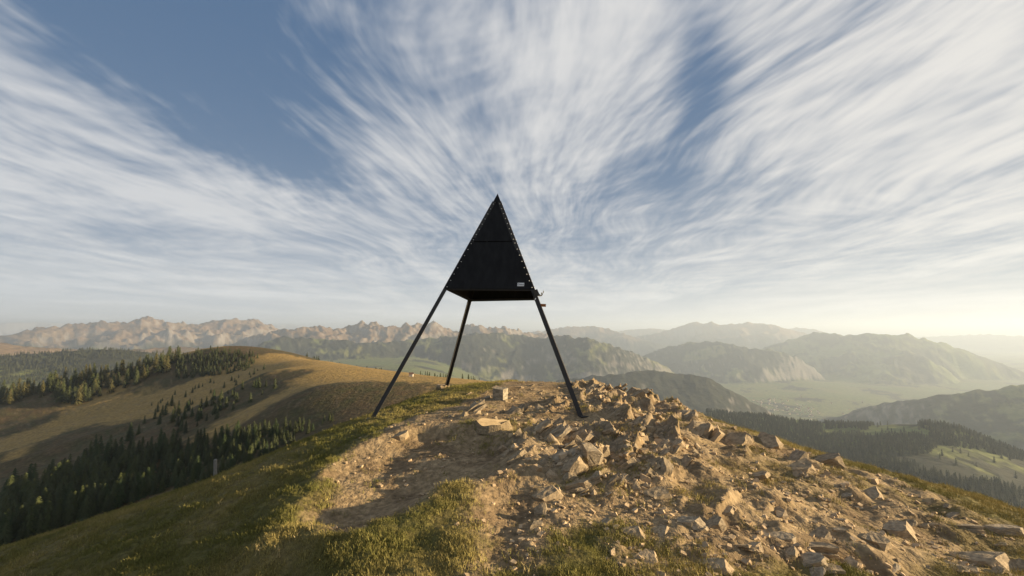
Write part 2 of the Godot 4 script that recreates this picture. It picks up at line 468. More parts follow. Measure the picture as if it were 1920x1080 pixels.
func sheet(rows: PackedFloat32Array, every: int, zone: int, called: String, mat: Material) -> void:
	# a ring of the land between two distances; zone 0 summit, 1 middle, 2 far
	var cols := PackedInt32Array()
	var nc := col_az.size()
	for i in nc:
		if every == 1 or i % every == 0 or i == nc - 1: cols.append(i)
	var w := cols.size()
	var h := rows.size()
	var v := PackedVector3Array(); v.resize(w * h)
	var kinds := PackedByteArray(); kinds.resize(w * h)
	for j in h:
		var r := rows[j]
		var wf := smooth01(850.0, 1250.0, r) if zone > 0 else 0.0
		for i in w:
			var ci := cols[i]
			var az := col_az[ci]
			var x := r * sin(az)
			var f := r * cos(az)
			var y := 0.0
			if zone == 0:
				y = land_h(x, f) + 0.012 * n_c.get_noise_2d(x * 9.0, f * 9.0)
			elif wf <= 0.0: y = land_h(x, f)
			elif wf >= 1.0: y = far_h(ci, x, f, r)
			else: y = lerpf(mid_h(x, f, r), far_h(ci, x, f, r), wf)
			v[j * w + i] = Vector3(x, y, -f)
			kinds[j * w + i] = far_kind
	var nrm := PackedVector3Array(); nrm.resize(w * h)
	var col := PackedColorArray(); col.resize(w * h)
	for j in h:
		var j0 := maxi(j - 1, 0) * w
		var j1 := mini(j + 1, h - 1) * w
		var wf := smooth01(850.0, 1250.0, rows[j])
		for i in w:
			var i0 := i - 1 if i > 0 else w - 2
			var i1 := i + 1 if i < w - 1 else 1
			var n := (v[j * w + i1] - v[j * w + i0]).cross(v[j0 + i] - v[j1 + i])
			n = -n.normalized() if n.y < 0.0 else n.normalized()
			var k := j * w + i
			nrm[k] = n
			var p := v[k]
			if zone == 0 and rows[j] < 24.0: col[k] = near_color(p.x, -p.z)
			else:
				var steep := sqrt(1.0 - n.y * n.y) / maxf(n.y, 0.05)
				var c := Color()
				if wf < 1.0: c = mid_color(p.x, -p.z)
				if wf > 0.0:
					far_kind = kinds[k]
					c = c.lerp(far_color(p.x, -p.z, p.y, steep), wf)
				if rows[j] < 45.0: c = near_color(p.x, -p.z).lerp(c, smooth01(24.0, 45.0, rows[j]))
				col[k] = c
	var idx := PackedInt32Array(); idx.resize((w - 1) * (h - 1) * 6)
	var q := 0
	for j in h - 1:
		for i in w - 1:
			var k := j * w + i
			idx[q] = k; idx[q + 1] = k + w; idx[q + 2] = k + 1
			idx[q + 3] = k + 1; idx[q + 4] = k + w; idx[q + 5] = k + w + 1
			q += 6
	var a := []; a.resize(Mesh.ARRAY_MAX)
	a[Mesh.ARRAY_VERTEX] = v; a[Mesh.ARRAY_NORMAL] = nrm; a[Mesh.ARRAY_COLOR] = col; a[Mesh.ARRAY_INDEX] = idx
	var m := ArrayMesh.new()
	m.add_surface_from_arrays(Mesh.PRIMITIVE_TRIANGLES, a)
	var o := mesh_node(called, m, mat, self)
	o.set_meta("kind", "structure")

func geometric(a: float, b: float, n: int) -> PackedFloat32Array:
	var o := PackedFloat32Array()
	for i in n + 1: o.append(a * pow(b / a, float(i) / n))
	return o

# ---------------------------------------------------------------- sky
func sky_color(d: Vector3) -> Color:
	var y := maxf(d.y, 0.0)
	var el := asin(clampf(y, 0.0, 1.0)) / D2R
	var sun := Vector3(sin(SUN_AZ * D2R) * cos(SUN_EL * D2R), sin(SUN_EL * D2R), -cos(SUN_AZ * D2R) * cos(SUN_EL * D2R))
	var toward := clampf(d.dot(sun) * 0.5 + 0.5, 0.0, 1.0)
	var warm := pow(toward, 2.2)
	var blue := Color(0.07, 0.135, 0.25).lerp(Color(0.22, 0.31, 0.42), pow(1.0 - y, 3.2))
	var pale := Color(0.70, 0.715, 0.71).lerp(Color(0.80, 0.785, 0.73), warm)
	var c := blue.lerp(pale, pow(1.0 - y, 9.0))
	# cirrus on a level sheet: bands that run towards the horizon a little right of the view
	var s := 1.0 / (y + 0.055)
	var u0 := d.x * s
	var v0 := -d.z * s
	var u := u0 * cos(0.06) - v0 * sin(0.06)
	var v := u0 * sin(0.06) + v0 * cos(0.06)
	var wx := n_a.get_noise_2d(u * 0.28 + 3.0, v * 0.16)
	var wz := n_a.get_noise_2d(u * 0.28 - 17.0, v * 0.16 + 5.0)
	var uu := u + 0.75 * wx
	var vv := v + 0.9 * wz
	var broad := n_a.get_noise_2d(uu * 0.32 + 1.7, vv * 0.12 + 2.0)
	var band := n_c.get_noise_2d(uu * 1.25, vv * 0.34)
	var hair := n_c.get_noise_2d(uu * 5.0 + 1.6 * wz, vv * 1.2 + 0.8 * wx)
	var wisp := n_c.get_noise_2d(u * 2.4 + 2.4 * wx, v * 2.2 + 2.4 * wz)
	var fibre := n_c.get_noise_2d(uu * 13.0 + 3.0 * wz, vv * 2.0 + 2.0 * wx)
	var cov := 0.66 + 0.17 * fibre + 0.72 * broad + 0.34 * band + 0.24 * hair + 0.24 * wisp
	# the gaps and the thick places of this evening's sky
	var az := atan2(d.x, -d.z) / D2R
	for g in GAPS:
		var q: float = pow((az - g[0]) / g[2], 2.0) + pow((el - g[1]) / g[3], 2.0)
		if q < 9.0: cov += g[4] * exp(-q)
	var low := exp(-el / 5.0)
	# low layers seen edge-on above the ranges
	var layer := n_c.get_noise_2d(az * 0.04 + 0.6 * wx, el * 0.5)
	cov = lerpf(cov, 0.5 + 0.2 * band + 0.55 * layer, exp(-el / 7.0) * 0.85)
	var k := smooth01(-0.05, 1.25, cov)
	var white := Color(0.60, 0.61, 0.625).lerp(Color(0.79, 0.755, 0.70), warm)
	white = white.lerp(pale * (1.0 + 0.18 * layer), exp(-el / 6.0))
	c = c.lerp(white, k * 0.92)
	return c

# degrees right, degrees up, widths, more or less cloud
const GAPS := [[8.0, 38.0, 14.0, 9.0, 0.3], [46.0, 35.0, 14.0, 9.0, 0.35], [-38.0, 28.0, 15.0, 7.0, -0.75], [-28.0, 20.0, 8.0, 3.5, -0.45], [-50.0, 34.0, 12.0, 6.0, -0.5], [25.0, 31.0, 3.5, 8.0, -0.6], [21.0, 18.0, 3.0, 3.5, -0.4], [-15.0, 21.0, 7.0, 6.0, 0.35], [5.0, 22.0, 9.0, 10.0, 0.25], [42.0, 22.0, 14.0, 9.0, 0.3], [-35.0, 14.0, 12.0, 3.0, 0.3], [-20.0, 12.0, 5.0, 1.5, -0.2]]

func sky_part(w: int, h: int, az0: float, az1: float, el0: float, el1: float) -> Image:
	# rows run downwards from el1 to el0
	var a := PackedFloat32Array(); a.resize(w * h * 3)
	var q := 0
	for j in h:
		var el := lerpf(el1, el0, (j + 0.5) / h) * D2R
		for i in w:
			var az := lerpf(az0, az1, (i + 0.5) / w) * D2R
			var c := sky_color(Vector3(sin(az) * cos(el), sin(el), -cos(az) * cos(el)))
			a[q] = c.r; a[q + 1] = c.g; a[q + 2] = c.b
			q += 3
	return Image.create_from_data(w, h, false, Image.FORMAT_RGBF, a.to_byte_array())

func make_sky() -> Image:
	# 4096 x 2048; the middle of the picture looks along -z
	var up := sky_part(512, 128, -180.0, 180.0, 0.0, 90.0)
	up.resize(4096, 1024, Image.INTERPOLATE_CUBIC)
	var full := Image.create(4096, 2048, false, Image.FORMAT_RGBF)
	full.fill(Color(0.16, 0.14, 0.11))
	full.blit_rect(up, Rect2i(0, 0, 4096, 1024), Vector2i(0, 0))
	# the part in view in full: 128 x 52 degrees
	var part := sky_part(1456, 592, -64.0, 64.0, 0.0, 52.03125)
	full.blit_rect(part, Rect2i(0, 0, 1456, 592), Vector2i(2048 - 728, 1024 - 592))
	# a panorama begins at -z: turn it half round
	var turned := Image.create(4096, 2048, false, Image.FORMAT_RGBF)
	turned.blit_rect(full, Rect2i(2048, 0, 2048, 2048), Vector2i(0, 0))
	turned.blit_rect(full, Rect2i(0, 0, 2048, 2048), Vector2i(2048, 0))
	return turned

# ---------------------------------------------------------------- materials
func noise_tex(freq: float, octaves: int, dark: float, light: float, seed_: int, normal := false, bump := 4.0, size := 512) -> NoiseTexture2D:
	var n := FastNoiseLite.new()
	n.seed = seed_; n.frequency = freq; n.fractal_octaves = octaves; n.fractal_gain = 0.62
	n.noise_type = FastNoiseLite.TYPE_SIMPLEX_SMOOTH
	var t := NoiseTexture2D.new()
	t.width = size; t.height = size; t.seamless = true; t.noise = n
	if normal:
		t.as_normal_map = true; t.bump_strength = bump
	else:
		var g := Gradient.new()
		g.set_color(0, Color(dark, dark, dark)); g.set_color(1, Color(light, light, light))
		t.color_ramp = g
	return t

func ground_mat(scale: float, dark: float, bump: float, seed_: int) -> StandardMaterial3D:
	var m := StandardMaterial3D.new()
	m.vertex_color_use_as_albedo = true
	m.roughness = 0.95
	m.metallic_specular = 0.25
	m.uv1_triplanar = true; m.uv1_world_triplanar = true
	m.uv1_scale = Vector3.ONE * scale
	m.albedo_texture = noise_tex(0.02, 6, dark, 1.0, seed_)
	m.normal_enabled = true
	m.normal_texture = noise_tex(0.025, 6, 0, 1, seed_ + 1, true, bump)
	m.normal_scale = 1.0
	return m

func plain(c: Color, rough: float, spec := 0.4) -> StandardMaterial3D:
	var m := StandardMaterial3D.new()
	m.albedo_color = c.linear_to_srgb()
	m.roughness = rough
	m.metallic_specular = spec
	return m

func stone_mat(c: Color, seed_: int) -> StandardMaterial3D:
	var m := plain(c, 0.9, 0.3)
	m.uv1_triplanar = true
	m.uv1_scale = Vector3(0.8, 2.2, 0.8)
	m.albedo_texture = noise_tex(0.012, 6, 0.55, 1.0, seed_)
	m.normal_enabled = true
	m.normal_texture = noise_tex(0.02, 6, 0, 1, seed_ + 3, true, 7.0)
	return m

func materials() -> void:
	M.near = ground_mat(0.9, 0.55, 9.0, 5)
	M.mid = ground_mat(0.03, 0.6, 5.0, 8)
	M.far = ground_mat(0.0016, 0.7, 5.0, 12)
	M.stones = [stone_mat(Color(0.55, 0.425, 0.275), 30), stone_mat(Color(0.48, 0.37, 0.235), 34), stone_mat(Color(0.42, 0.33, 0.215), 38), stone_mat(Color(0.52, 0.42, 0.29), 50)]
	M.pale_stone = stone_mat(Color(0.46, 0.40, 0.30), 42)
	M.black = plain(Color(0.022, 0.022, 0.023), 0.7, 0.25)
	M.black.uv1_triplanar = true; M.black.uv1_scale = Vector3(0.7, 0.25, 0.7)
	M.black.albedo_texture = noise_tex(0.015, 6, 0.55, 1.0, 90)
	M.steel = plain(Color(0.045, 0.043, 0.042), 0.7, 0.25)
	M.bolt = plain(Color(0.5, 0.5, 0.48), 0.35, 0.6)
	M.white = plain(Color(0.75, 0.75, 0.75), 0.5)
	M.ink = plain(Color(0.03, 0.03, 0.035), 0.6)
	M.peg = plain(Color(0.22, 0.09, 0.03), 0.8)
	M.brass = plain(Color(0.45, 0.36, 0.2), 0.45)
	M.wood = plain(Color(0.5, 0.47, 0.42), 0.9)
	M.wood.uv1_triplanar = true; M.wood.uv1_scale = Vector3(9, 0.8, 9)
	M.wood.albedo_texture = noise_tex(0.02, 5, 0.45, 1.0, 60)
	M.bark = plain(Color(0.07, 0.05, 0.035), 0.95)
	M.needles = []
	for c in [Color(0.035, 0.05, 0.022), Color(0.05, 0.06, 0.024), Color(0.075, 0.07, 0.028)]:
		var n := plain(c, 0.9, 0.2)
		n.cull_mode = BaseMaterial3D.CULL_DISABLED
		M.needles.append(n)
	M.blade = plain(Color(1, 1, 1), 0.85, 0.2)
	M.blade.vertex_color_use_as_albedo = true
	M.blade.cull_mode = BaseMaterial3D.CULL_DISABLED
	M.wall = plain(Color(0.55, 0.5, 0.43), 0.9)
	M.roof = plain(Color(0.16, 0.1, 0.075), 0.9)
	M.moss = ground_mat(2.0, 0.5, 9.0, 70)

# ---------------------------------------------------------------- shapes
func poly_fan(st: SurfaceTool, p: PackedVector3Array, off := Vector3.ZERO, c := Color.WHITE) -> void:
	var n := (p[1] - p[0]).cross(p[2] - p[0]).normalized()
	for i in range(1, p.size() - 1):
		for k in [0, i + 1, i]:
			st.set_normal(n); st.set_color(c); st.add_vertex(p[k] + off)

func cut_block(size: Vector3, r: RandomNumberGenerator, cuts: int, off: Vector3, st: SurfaceTool) -> void:
	# a block broken along random planes: every face flat and sharp-edged
	var h := size * 0.5
	var faces: Array[PackedVector3Array] = []
	for s in [-1.0, 1.0]:
		var fx := PackedVector3Array([Vector3(s * h.x, -h.y, -h.z), Vector3(s * h.x, h.y, -h.z), Vector3(s * h.x, h.y, h.z), Vector3(s * h.x, -h.y, h.z)])
		var fy := PackedVector3Array([Vector3(-h.x, s * h.y, -h.z), Vector3(-h.x, s * h.y, h.z), Vector3(h.x, s * h.y, h.z), Vector3(h.x, s * h.y, -h.z)])
		var fz := PackedVector3Array([Vector3(-h.x, -h.y, s * h.z), Vector3(h.x, -h.y, s * h.z), Vector3(h.x, h.y, s * h.z), Vector3(-h.x, h.y, s * h.z)])
		for p: PackedVector3Array in [fx, fy, fz]:
			if s < 0.0: p.reverse()
			faces.append(p)
	for c in cuts:
		var n := Vector3(r.randf_range(-1, 1), r.randf_range(-0.7, 0.7), r.randf_range(-1, 1)).normalized()
		var reach := absf(n.x) * h.x + absf(n.y) * h.y + absf(n.z) * h.z
		var pl := Plane(n, reach * r.randf_range(0.5, 0.85))
		var kept: Array[PackedVector3Array] = []
		var rim := PackedVector3Array()
		for p in faces:
			var q := Geometry3D.clip_polygon(p, pl)
			if q.size() < 3: continue
			kept.append(q)
			for t in q:
				if absf(pl.distance_to(t)) < 1e-4:
					var there := false
					for o in rim:
						if o.distance_to(t) < 1e-3: there = true
					if not there: rim.append(t)
		if rim.size() >= 3:
			var mid := Vector3.ZERO
			for t in rim: mid += t
			mid /= rim.size()
			var e := (rim[0] - mid).normalized()
			var e2 := n.cross(e)
			var list := Array(rim)
			list.sort_custom(func(a, b): return atan2((a - mid).dot(e2), (a - mid).dot(e)) < atan2((b - mid).dot(e2), (b - mid).dot(e)))
			kept.append(PackedVector3Array(list))
		faces = kept
	for p in faces:
		var n := (p[1] - p[0]).cross(p[2] - p[0])
		var mid := Vector3.ZERO
		for t in p: mid += t
		if n.dot(mid / p.size()) < 0.0: p.reverse()
		poly_fan(st, p, off)

func rock_mesh(seed_: int, size: Vector3, plates: int, cuts: int) -> ArrayMesh:
	var r := RandomNumberGenerator.new(); r.seed = seed_
	var st := SurfaceTool.new(); st.begin(Mesh.PRIMITIVE_TRIANGLES)
	if plates <= 1: cut_block(size, r, cuts, Vector3.ZERO, st)
	else:
		var y := -size.y * 0.5
		for k in plates:
			var t := size.y / plates * r.randf_range(0.7, 1.25)
			var s := Vector3(size.x * r.randf_range(0.65, 1.0), t * 1.02, size.z * r.randf_range(0.7, 1.0))
			cut_block(s, r, cuts, Vector3(r.randf_range(-0.14, 0.14) * size.x, y + t * 0.5, r.randf_range(-0.12, 0.12) * size.z), st)
			y += t * 0.97
	return roughened(st.commit(), seed_, size)

func roughened(m: ArrayMesh, seed_: int, size: Vector3) -> ArrayMesh:
	# chipped, uneven faces: every face split and its points shifted a little
	var nz := FastNoiseLite.new()
	nz.seed = seed_; nz.frequency = 3.4 / size.x; nz.fractal_octaves = 3; nz.noise_type = FastNoiseLite.TYPE_SIMPLEX
	var v: PackedVector3Array = m.surface_get_arrays(0)[Mesh.ARRAY_VERTEX]
	for k in 2:
		var o := PackedVector3Array()
		for i in range(0, v.size(), 3):
			var ab := (v[i] + v[i + 1]) * 0.5
			var bc := (v[i + 1] + v[i + 2]) * 0.5
			var ca := (v[i + 2] + v[i]) * 0.5
			o.append_array([v[i], ab, ca, ab, v[i + 1], bc, ca, bc, v[i + 2], ab, bc, ca])
		v = o
	var amp := size.x * 0.03
	for i in v.size():
		var p := v[i]
		v[i] = p + Vector3(nz.get_noise_3dv(p), nz.get_noise_3dv(p + Vector3(31, 0, 0) * size.x), nz.get_noise_3dv(p + Vector3(0, 0, 57) * size.x)) * amp
	var st := SurfaceTool.new(); st.begin(Mesh.PRIMITIVE_TRIANGLES)
	for i in range(0, v.size(), 3):
		var n := (v[i + 2] - v[i]).cross(v[i + 1] - v[i]).normalized()
		for q in 3:
			st.set_normal(n); st.set_color(Color.WHITE); st.add_vertex(v[i + q])
	return st.commit()

func box(st: SurfaceTool, c: Vector3, s: Vector3) -> void:
	var r := RandomNumberGenerator.new()
	cut_block(s, r, 0, c, st)

func prism_between(a: Vector3, b: Vector3, prof: PackedVector2Array, side: Vector3) -> ArrayMesh:
	# a bar of the given outline from a to b; the outline's x runs along "side"
	var ax := (b - a).normalized()
	var ex := (side - ax * side.dot(ax)).normalized()
	var ey := ax.cross(ex)
	var st := SurfaceTool.new(); st.begin(Mesh.PRIMITIVE_TRIANGLES)
	var n := prof.size()
	var lo := PackedVector3Array(); var hi := PackedVector3Array()
	for q in prof:
		lo.append(a + ex * q.x + ey * q.y); hi.append(b + ex * q.x + ey * q.y)
	for i in n:
		var j := (i + 1) % n
		poly_fan(st, PackedVector3Array([lo[i], lo[j], hi[j], hi[i]]))
	for tri in range(0, Geometry2D.triangulate_polygon(prof).size(), 3):
		var t := Geometry2D.triangulate_polygon(prof)
		poly_fan(st, PackedVector3Array([lo[t[tri]], lo[t[tri + 1]], lo[t[tri + 2]]]))
		poly_fan(st, PackedVector3Array([hi[t[tri]], hi[t[tri + 1]], hi[t[tri + 2]]]))
	return st.commit()

func plate_between(q: PackedVector3Array, thick: float) -> ArrayMesh:
	# a flat sheet with the given corners, thickened inwards
	var n := (q[1] - q[0]).cross(q[2] - q[0]).normalized() * thick
	var st := SurfaceTool.new(); st.begin(Mesh.PRIMITIVE_TRIANGLES)
	var b := PackedVector3Array()
	for p in q: b.append(p - n)
	poly_fan(st, q)
	for i in q.size():
		var j := (i + 1) % q.size()
		poly_fan(st, PackedVector3Array([q[i], b[i], b[j], q[j]]))
	b.reverse()
	poly_fan(st, b)
	return st.commit()

func crown_mesh(seed_: int, tiers: int, seg: int) -> ArrayMesh:
	# a spruce one metre tall: drooping, ragged skirts of boughs round the stem
	var r := RandomNumberGenerator.new(); r.seed = seed_
	var st := SurfaceTool.new(); st.begin(Mesh.PRIMITIVE_TRIANGLES)
	for t in tiers:
		var k := float(t) / tiers
		var y := 0.1 + 0.86 * k
		var rad := 0.21 * pow(1.0 - k, 0.8) + 0.012
		var rise := 0.86 / tiers * 1.7
		var turn := r.randf() * TAU
		for s in seg:
			if r.randf() < 0.1: continue
			var a := turn + TAU * s / seg
			var half := TAU / seg * r.randf_range(0.32, 0.62)
			var rr := rad * r.randf_range(0.62, 1.2)
			var drop := rad * r.randf_range(0.15, 0.5)
			var tip := Vector3(cos(a) * rr, y - drop, sin(a) * rr)
			var inner := Vector3(0, y + rise * 0.55, 0)
			var e1 := Vector3(cos(a - half) * rr * 0.62, y - drop * 0.2, sin(a - half) * rr * 0.62)
			var e2 := Vector3(cos(a + half) * rr * 0.62, y - drop * 0.2, sin(a + half) * rr * 0.62)
			poly_fan(st, PackedVector3Array([inner, e1, tip]))
			poly_fan(st, PackedVector3Array([inner, tip, e2]))
	return st.commit()

func trunk_mesh() -> CylinderMesh:
	var c := CylinderMesh.new()
	c.top_radius = 0.004; c.bottom_radius = 0.018; c.height = 0.95; c.radial_segments = 6; c.rings = 1
	return c

# ---------------------------------------------------------------- the survey pyramid
func build_pyramid() -> void:
	var base := Vector3(-0.33, -1.6, -9.9)
	var o := thing("survey_pyramid", base, "black sheet-metal survey pyramid standing on long steel legs on the summit", "survey signal")
	var apex := Vector3(-0.345, 3.26, -10.0) - base
	# front, right, back, left corners of the lower rim
	var c: Array[Vector3] = [at(833, 541, 9.19) - base, at(1002.5, 542.5, 8.83) - base, at(1006, 561, 10.8) - base, at(879.5, 563.5, 11.17) - base]
	var feet: Array[Vector3] = [Vector3(-2.72, 0, -8.353), Vector3(1.262, 0, -7.712), Vector3(1.60, 0, -11.6), Vector3(-1.90, 0, -12.298)]
	for k in 4:
		feet[k].y = land_h(feet[k].x, -feet[k].z) - 0.06
		feet[k] -= base
	var mid := (c[0] + c[1] + c[2] + c[3]) / 4.0
	# legs: steel angle bars that run up inside the edges
	var ang := PackedVector2Array([Vector2(0, 0), Vector2(0.085, 0), Vector2(0.085, 0.012), Vector2(0.012, 0.012), Vector2(0.012, 0.085), Vector2(0, 0.085)])
	for k in 4:
		var side := (c[(k + 1) % 4] - c[k]).normalized()
		var inn := (mid - c[k]); inn.y = 0
		var top := c[k].lerp(apex, 0.9) + inn.normalized() * 0.03
		var prof := PackedVector2Array()
		for q in ang: prof.append(q - Vector2(0.03, 0.03))
		mesh_node("leg", prism_between(feet[k] + inn.normalized() * 0.02, top, prof, side), M.steel, o)
		var fp := BoxMesh.new(); fp.size = Vector3(0.13, 0.02, 0.13)
		var pl := mesh_node("foot_plate", fp, M.steel, o)
		pl.position = feet[k] + Vector3(0, 0.062, 0)
		pl.rotation.y = 0.3
	var sphere := SphereMesh.new()
	sphere.radius = 0.0125; sphere.height = 0.02; sphere.radial_segments = 8; sphere.rings = 4
	for k in 4:
		var a := c[k]
		var b := c[(k + 1) % 4]
		var n := (b - a).cross(apex - a).normalized()
		if n.dot(a - mid) < 0.0: n = -n
		var cap_a := a.lerp(apex, 0.89); var cap_b := b.lerp(apex, 0.89)
		var s1a := a.lerp(apex, 0.465); var s1b := b.lerp(apex, 0.465)
		var g := 0.013
		var dn_a := (a - apex).normalized() * g; var dn_b := (b - apex).normalized() * g
		var quads := [["lower_panel", PackedVector3Array([a, b, s1b + dn_b, s1a + dn_a])], ["upper_panel", PackedVector3Array([s1a - dn_a, s1b - dn_b, cap_b + dn_b, cap_a + dn_a])], ["cap", PackedVector3Array([cap_a - dn_a, cap_b - dn_b, apex])]]
		for qd in quads:
			var q: PackedVector3Array = qd[1]
			if (q[1] - q[0]).cross(q[2] - q[0]).dot(n) < 0.0: q.reverse()
			var pn := mesh_node(qd[0], plate_between(q, 0.006), M.black, o)
			if qd[0] == "cap": continue
			var lo := 0.015 if qd[0] == "lower_panel" else 0.485
			var hi := 0.445 if qd[0] == "lower_panel" else 0.875
			var cnt := 8
			for e in 2:
				var p0 := a if e == 0 else b
				var p1 := b if e == 0 else a
				for i in cnt:
					var t := lerpf(lo, hi, float(i) / (cnt - 1))
					var w := (b - a).length() * (1.0 - t)
					var bm := mesh_node("bolt", sphere, M.bolt, pn)
					bm.position = p0.lerp(apex, t) + (p1 - p0).normalized() * minf(0.045, w * 0.2) + n * 0.006
		# the rolled lip along the lower rim
		var lip := PackedVector2Array([Vector2(-0.015, -0.03), Vector2(0.015, -0.03), Vector2(0.015, 0.03), Vector2(-0.015, 0.03)])
		var inw := -n; inw.y = 0
		mesh_node("rim_bar", prism_between(a + inw.normalized() * 0.05 + (b - a).normalized() * 0.05, b + inw.normalized() * 0.05 - (b - a).normalized() * 0.05, lip, inw), M.steel, o)
	# sticker on the front sheet
	var fx := (c[1] - c[0]).normalized()
	var fn := (c[1] - c[0]).cross(apex - c[0]).normalized()
	if fn.dot(c[0] - mid) < 0.0: fn = -fn
	var fy := fn.cross(fx)
	if fy.y < 0: fy = -fy
	var mpx := at(977.5, 537.0, 9.0) - base
	var sp := mpx + fn * ((c[0] - mpx).dot(fn) + 0.004)
	var st := SurfaceTool.new(); st.begin(Mesh.PRIMITIVE_TRIANGLES)
	box(st, Vector3.ZERO, Vector3(0.142, 0.078, 0.004))
	var stick := mesh_node("sticker", st.commit(), M.white, o)
	stick.transform = Transform3D(Basis(fx, fy, fn), sp)
	var tm := TextMesh.new()
	var font := SystemFont.new(); font.font_names = PackedStringArray(["Droid Sans"]); font.font_weight = 700
	tm.font = font; tm.text = "Oms"; tm.font_size = 16; tm.pixel_size = 0.0037; tm.depth = 0.002
	var tx := mesh_node("lettering", tm, M.ink, stick)
	tx.position = Vector3(0, 0, 0.004)
	# clamp, snap hook and wooden peg at the right front corner
	st = SurfaceTool.new(); st.begin(Mesh.PRIMITIVE_TRIANGLES)
	box(st, Vector3.ZERO, Vector3(0.1, 0.12, 0.1))
	box(st, Vector3(-0.01, -0.065, 0.03), Vector3(0.14, 0.02, 0.06))
	var cl := mesh_node("clamp", st.commit(), M.steel, o)
	cl.position = at(1005, 549, 8.8) - base
	cl.rotation.z = 0.4
	st = SurfaceTool.new(); st.begin(Mesh.PRIMITIVE_TRIANGLES)
	for k in 9:
		var a0 := -2.2 + k * 0.36
		var p0 := Vector3(cos(a0) * 0.05, sin(a0) * 0.035, 0)
		box(st, p0, Vector3(0.024, 0.022, 0.02))
	box(st, Vector3(0.075, 0.045, 0), Vector3(0.016, 0.05, 0.016))
	var hook := mesh_node("hook", st.commit(), M.brass, o)
	hook.position = at(1012, 551.5, 8.78) - base
	st = SurfaceTool.new(); st.begin(Mesh.PRIMITIVE_TRIANGLES)
	box(st, Vector3.ZERO, Vector3(0.11, 0.058, 0.04))
	var peg := mesh_node("peg", st.commit(), M.peg, o)
	peg.position = at(1018.5, 572.5, 8.72) - base
	peg.rotation.z = -0.05
	st = SurfaceTool.new(); st.begin(Mesh.PRIMITIVE_TRIANGLES)
	box(st, Vector3.ZERO, Vector3(0.018, 0.06, 0.012))
	var tg := mesh_node("tag", st.commit(), M.white, o)
	tg.position = at(1003.5, 561.5, 8.75) - base
	tg.rotation.z = -0.35

# ---------------------------------------------------------------- stones
var rock_set := []
func tilt_basis(yaw: float, dip: float, roll: float) -> Basis:
	# beds that rise to the right, as all the slate up here does
	return Basis(Vector3.UP, yaw) * Basis(Vector3.BACK, dip) * Basis(Vector3.RIGHT, roll)

func place_rock(px: float, py: float, wide: float, kind: int, label: String, group: String, called := "rock", dip := -99.0, yaw := -99.0, sunk := 0.28) -> void:
	# a stone whose middle stands on the ground under that pixel, "wide" pixels across
	if px > 1035.0 and px < 1135.0 and py > 738.0 and py < 792.0: return   # kept clear round the leg's foot
	var p := hit(px, py, 2.0, 30.0)
	if p == Vector3.ZERO: return
	var size := wide / FOCAL * -p.z
	var o := mesh_node(called, rock_set[kind % rock_set.size()], M.stones[rng.randi() % 4], self)
	var dp := (dip if dip > -90.0 else rng.randf_range(18, 48)) * D2R
	var yw := (yaw if yaw > -90.0 else rng.randf_range(-28, 28)) * D2R
	o.basis = tilt_basis(yw, dp, rng.randf_range(-0.3, 0.3)) * Basis.from_scale(Vector3(size * rng.randf_range(0.9, 1.25), size * rng.randf_range(0.6, 1.1), size * rng.randf_range(0.8, 1.1)))
	o.position = p + Vector3(0, size * (0.16 - sunk), 0)
	if group:
		var look := "large " if wide > 34.0 else "small " if wide < 17.0 else ""
		look += ["bedded ", "bedded ", "bedded ", "bedded ", "bedded ", "bedded ", "lumpy ", "lumpy ", "lumpy ", "lumpy ", "lumpy ", "lumpy ", "thin flat ", "thin flat ", "thin flat ", "thin flat ", "upright ", "upright ", "upright ", "upright "][kind % 20]
		label = look + label
	tag(o, label, "rock", group)

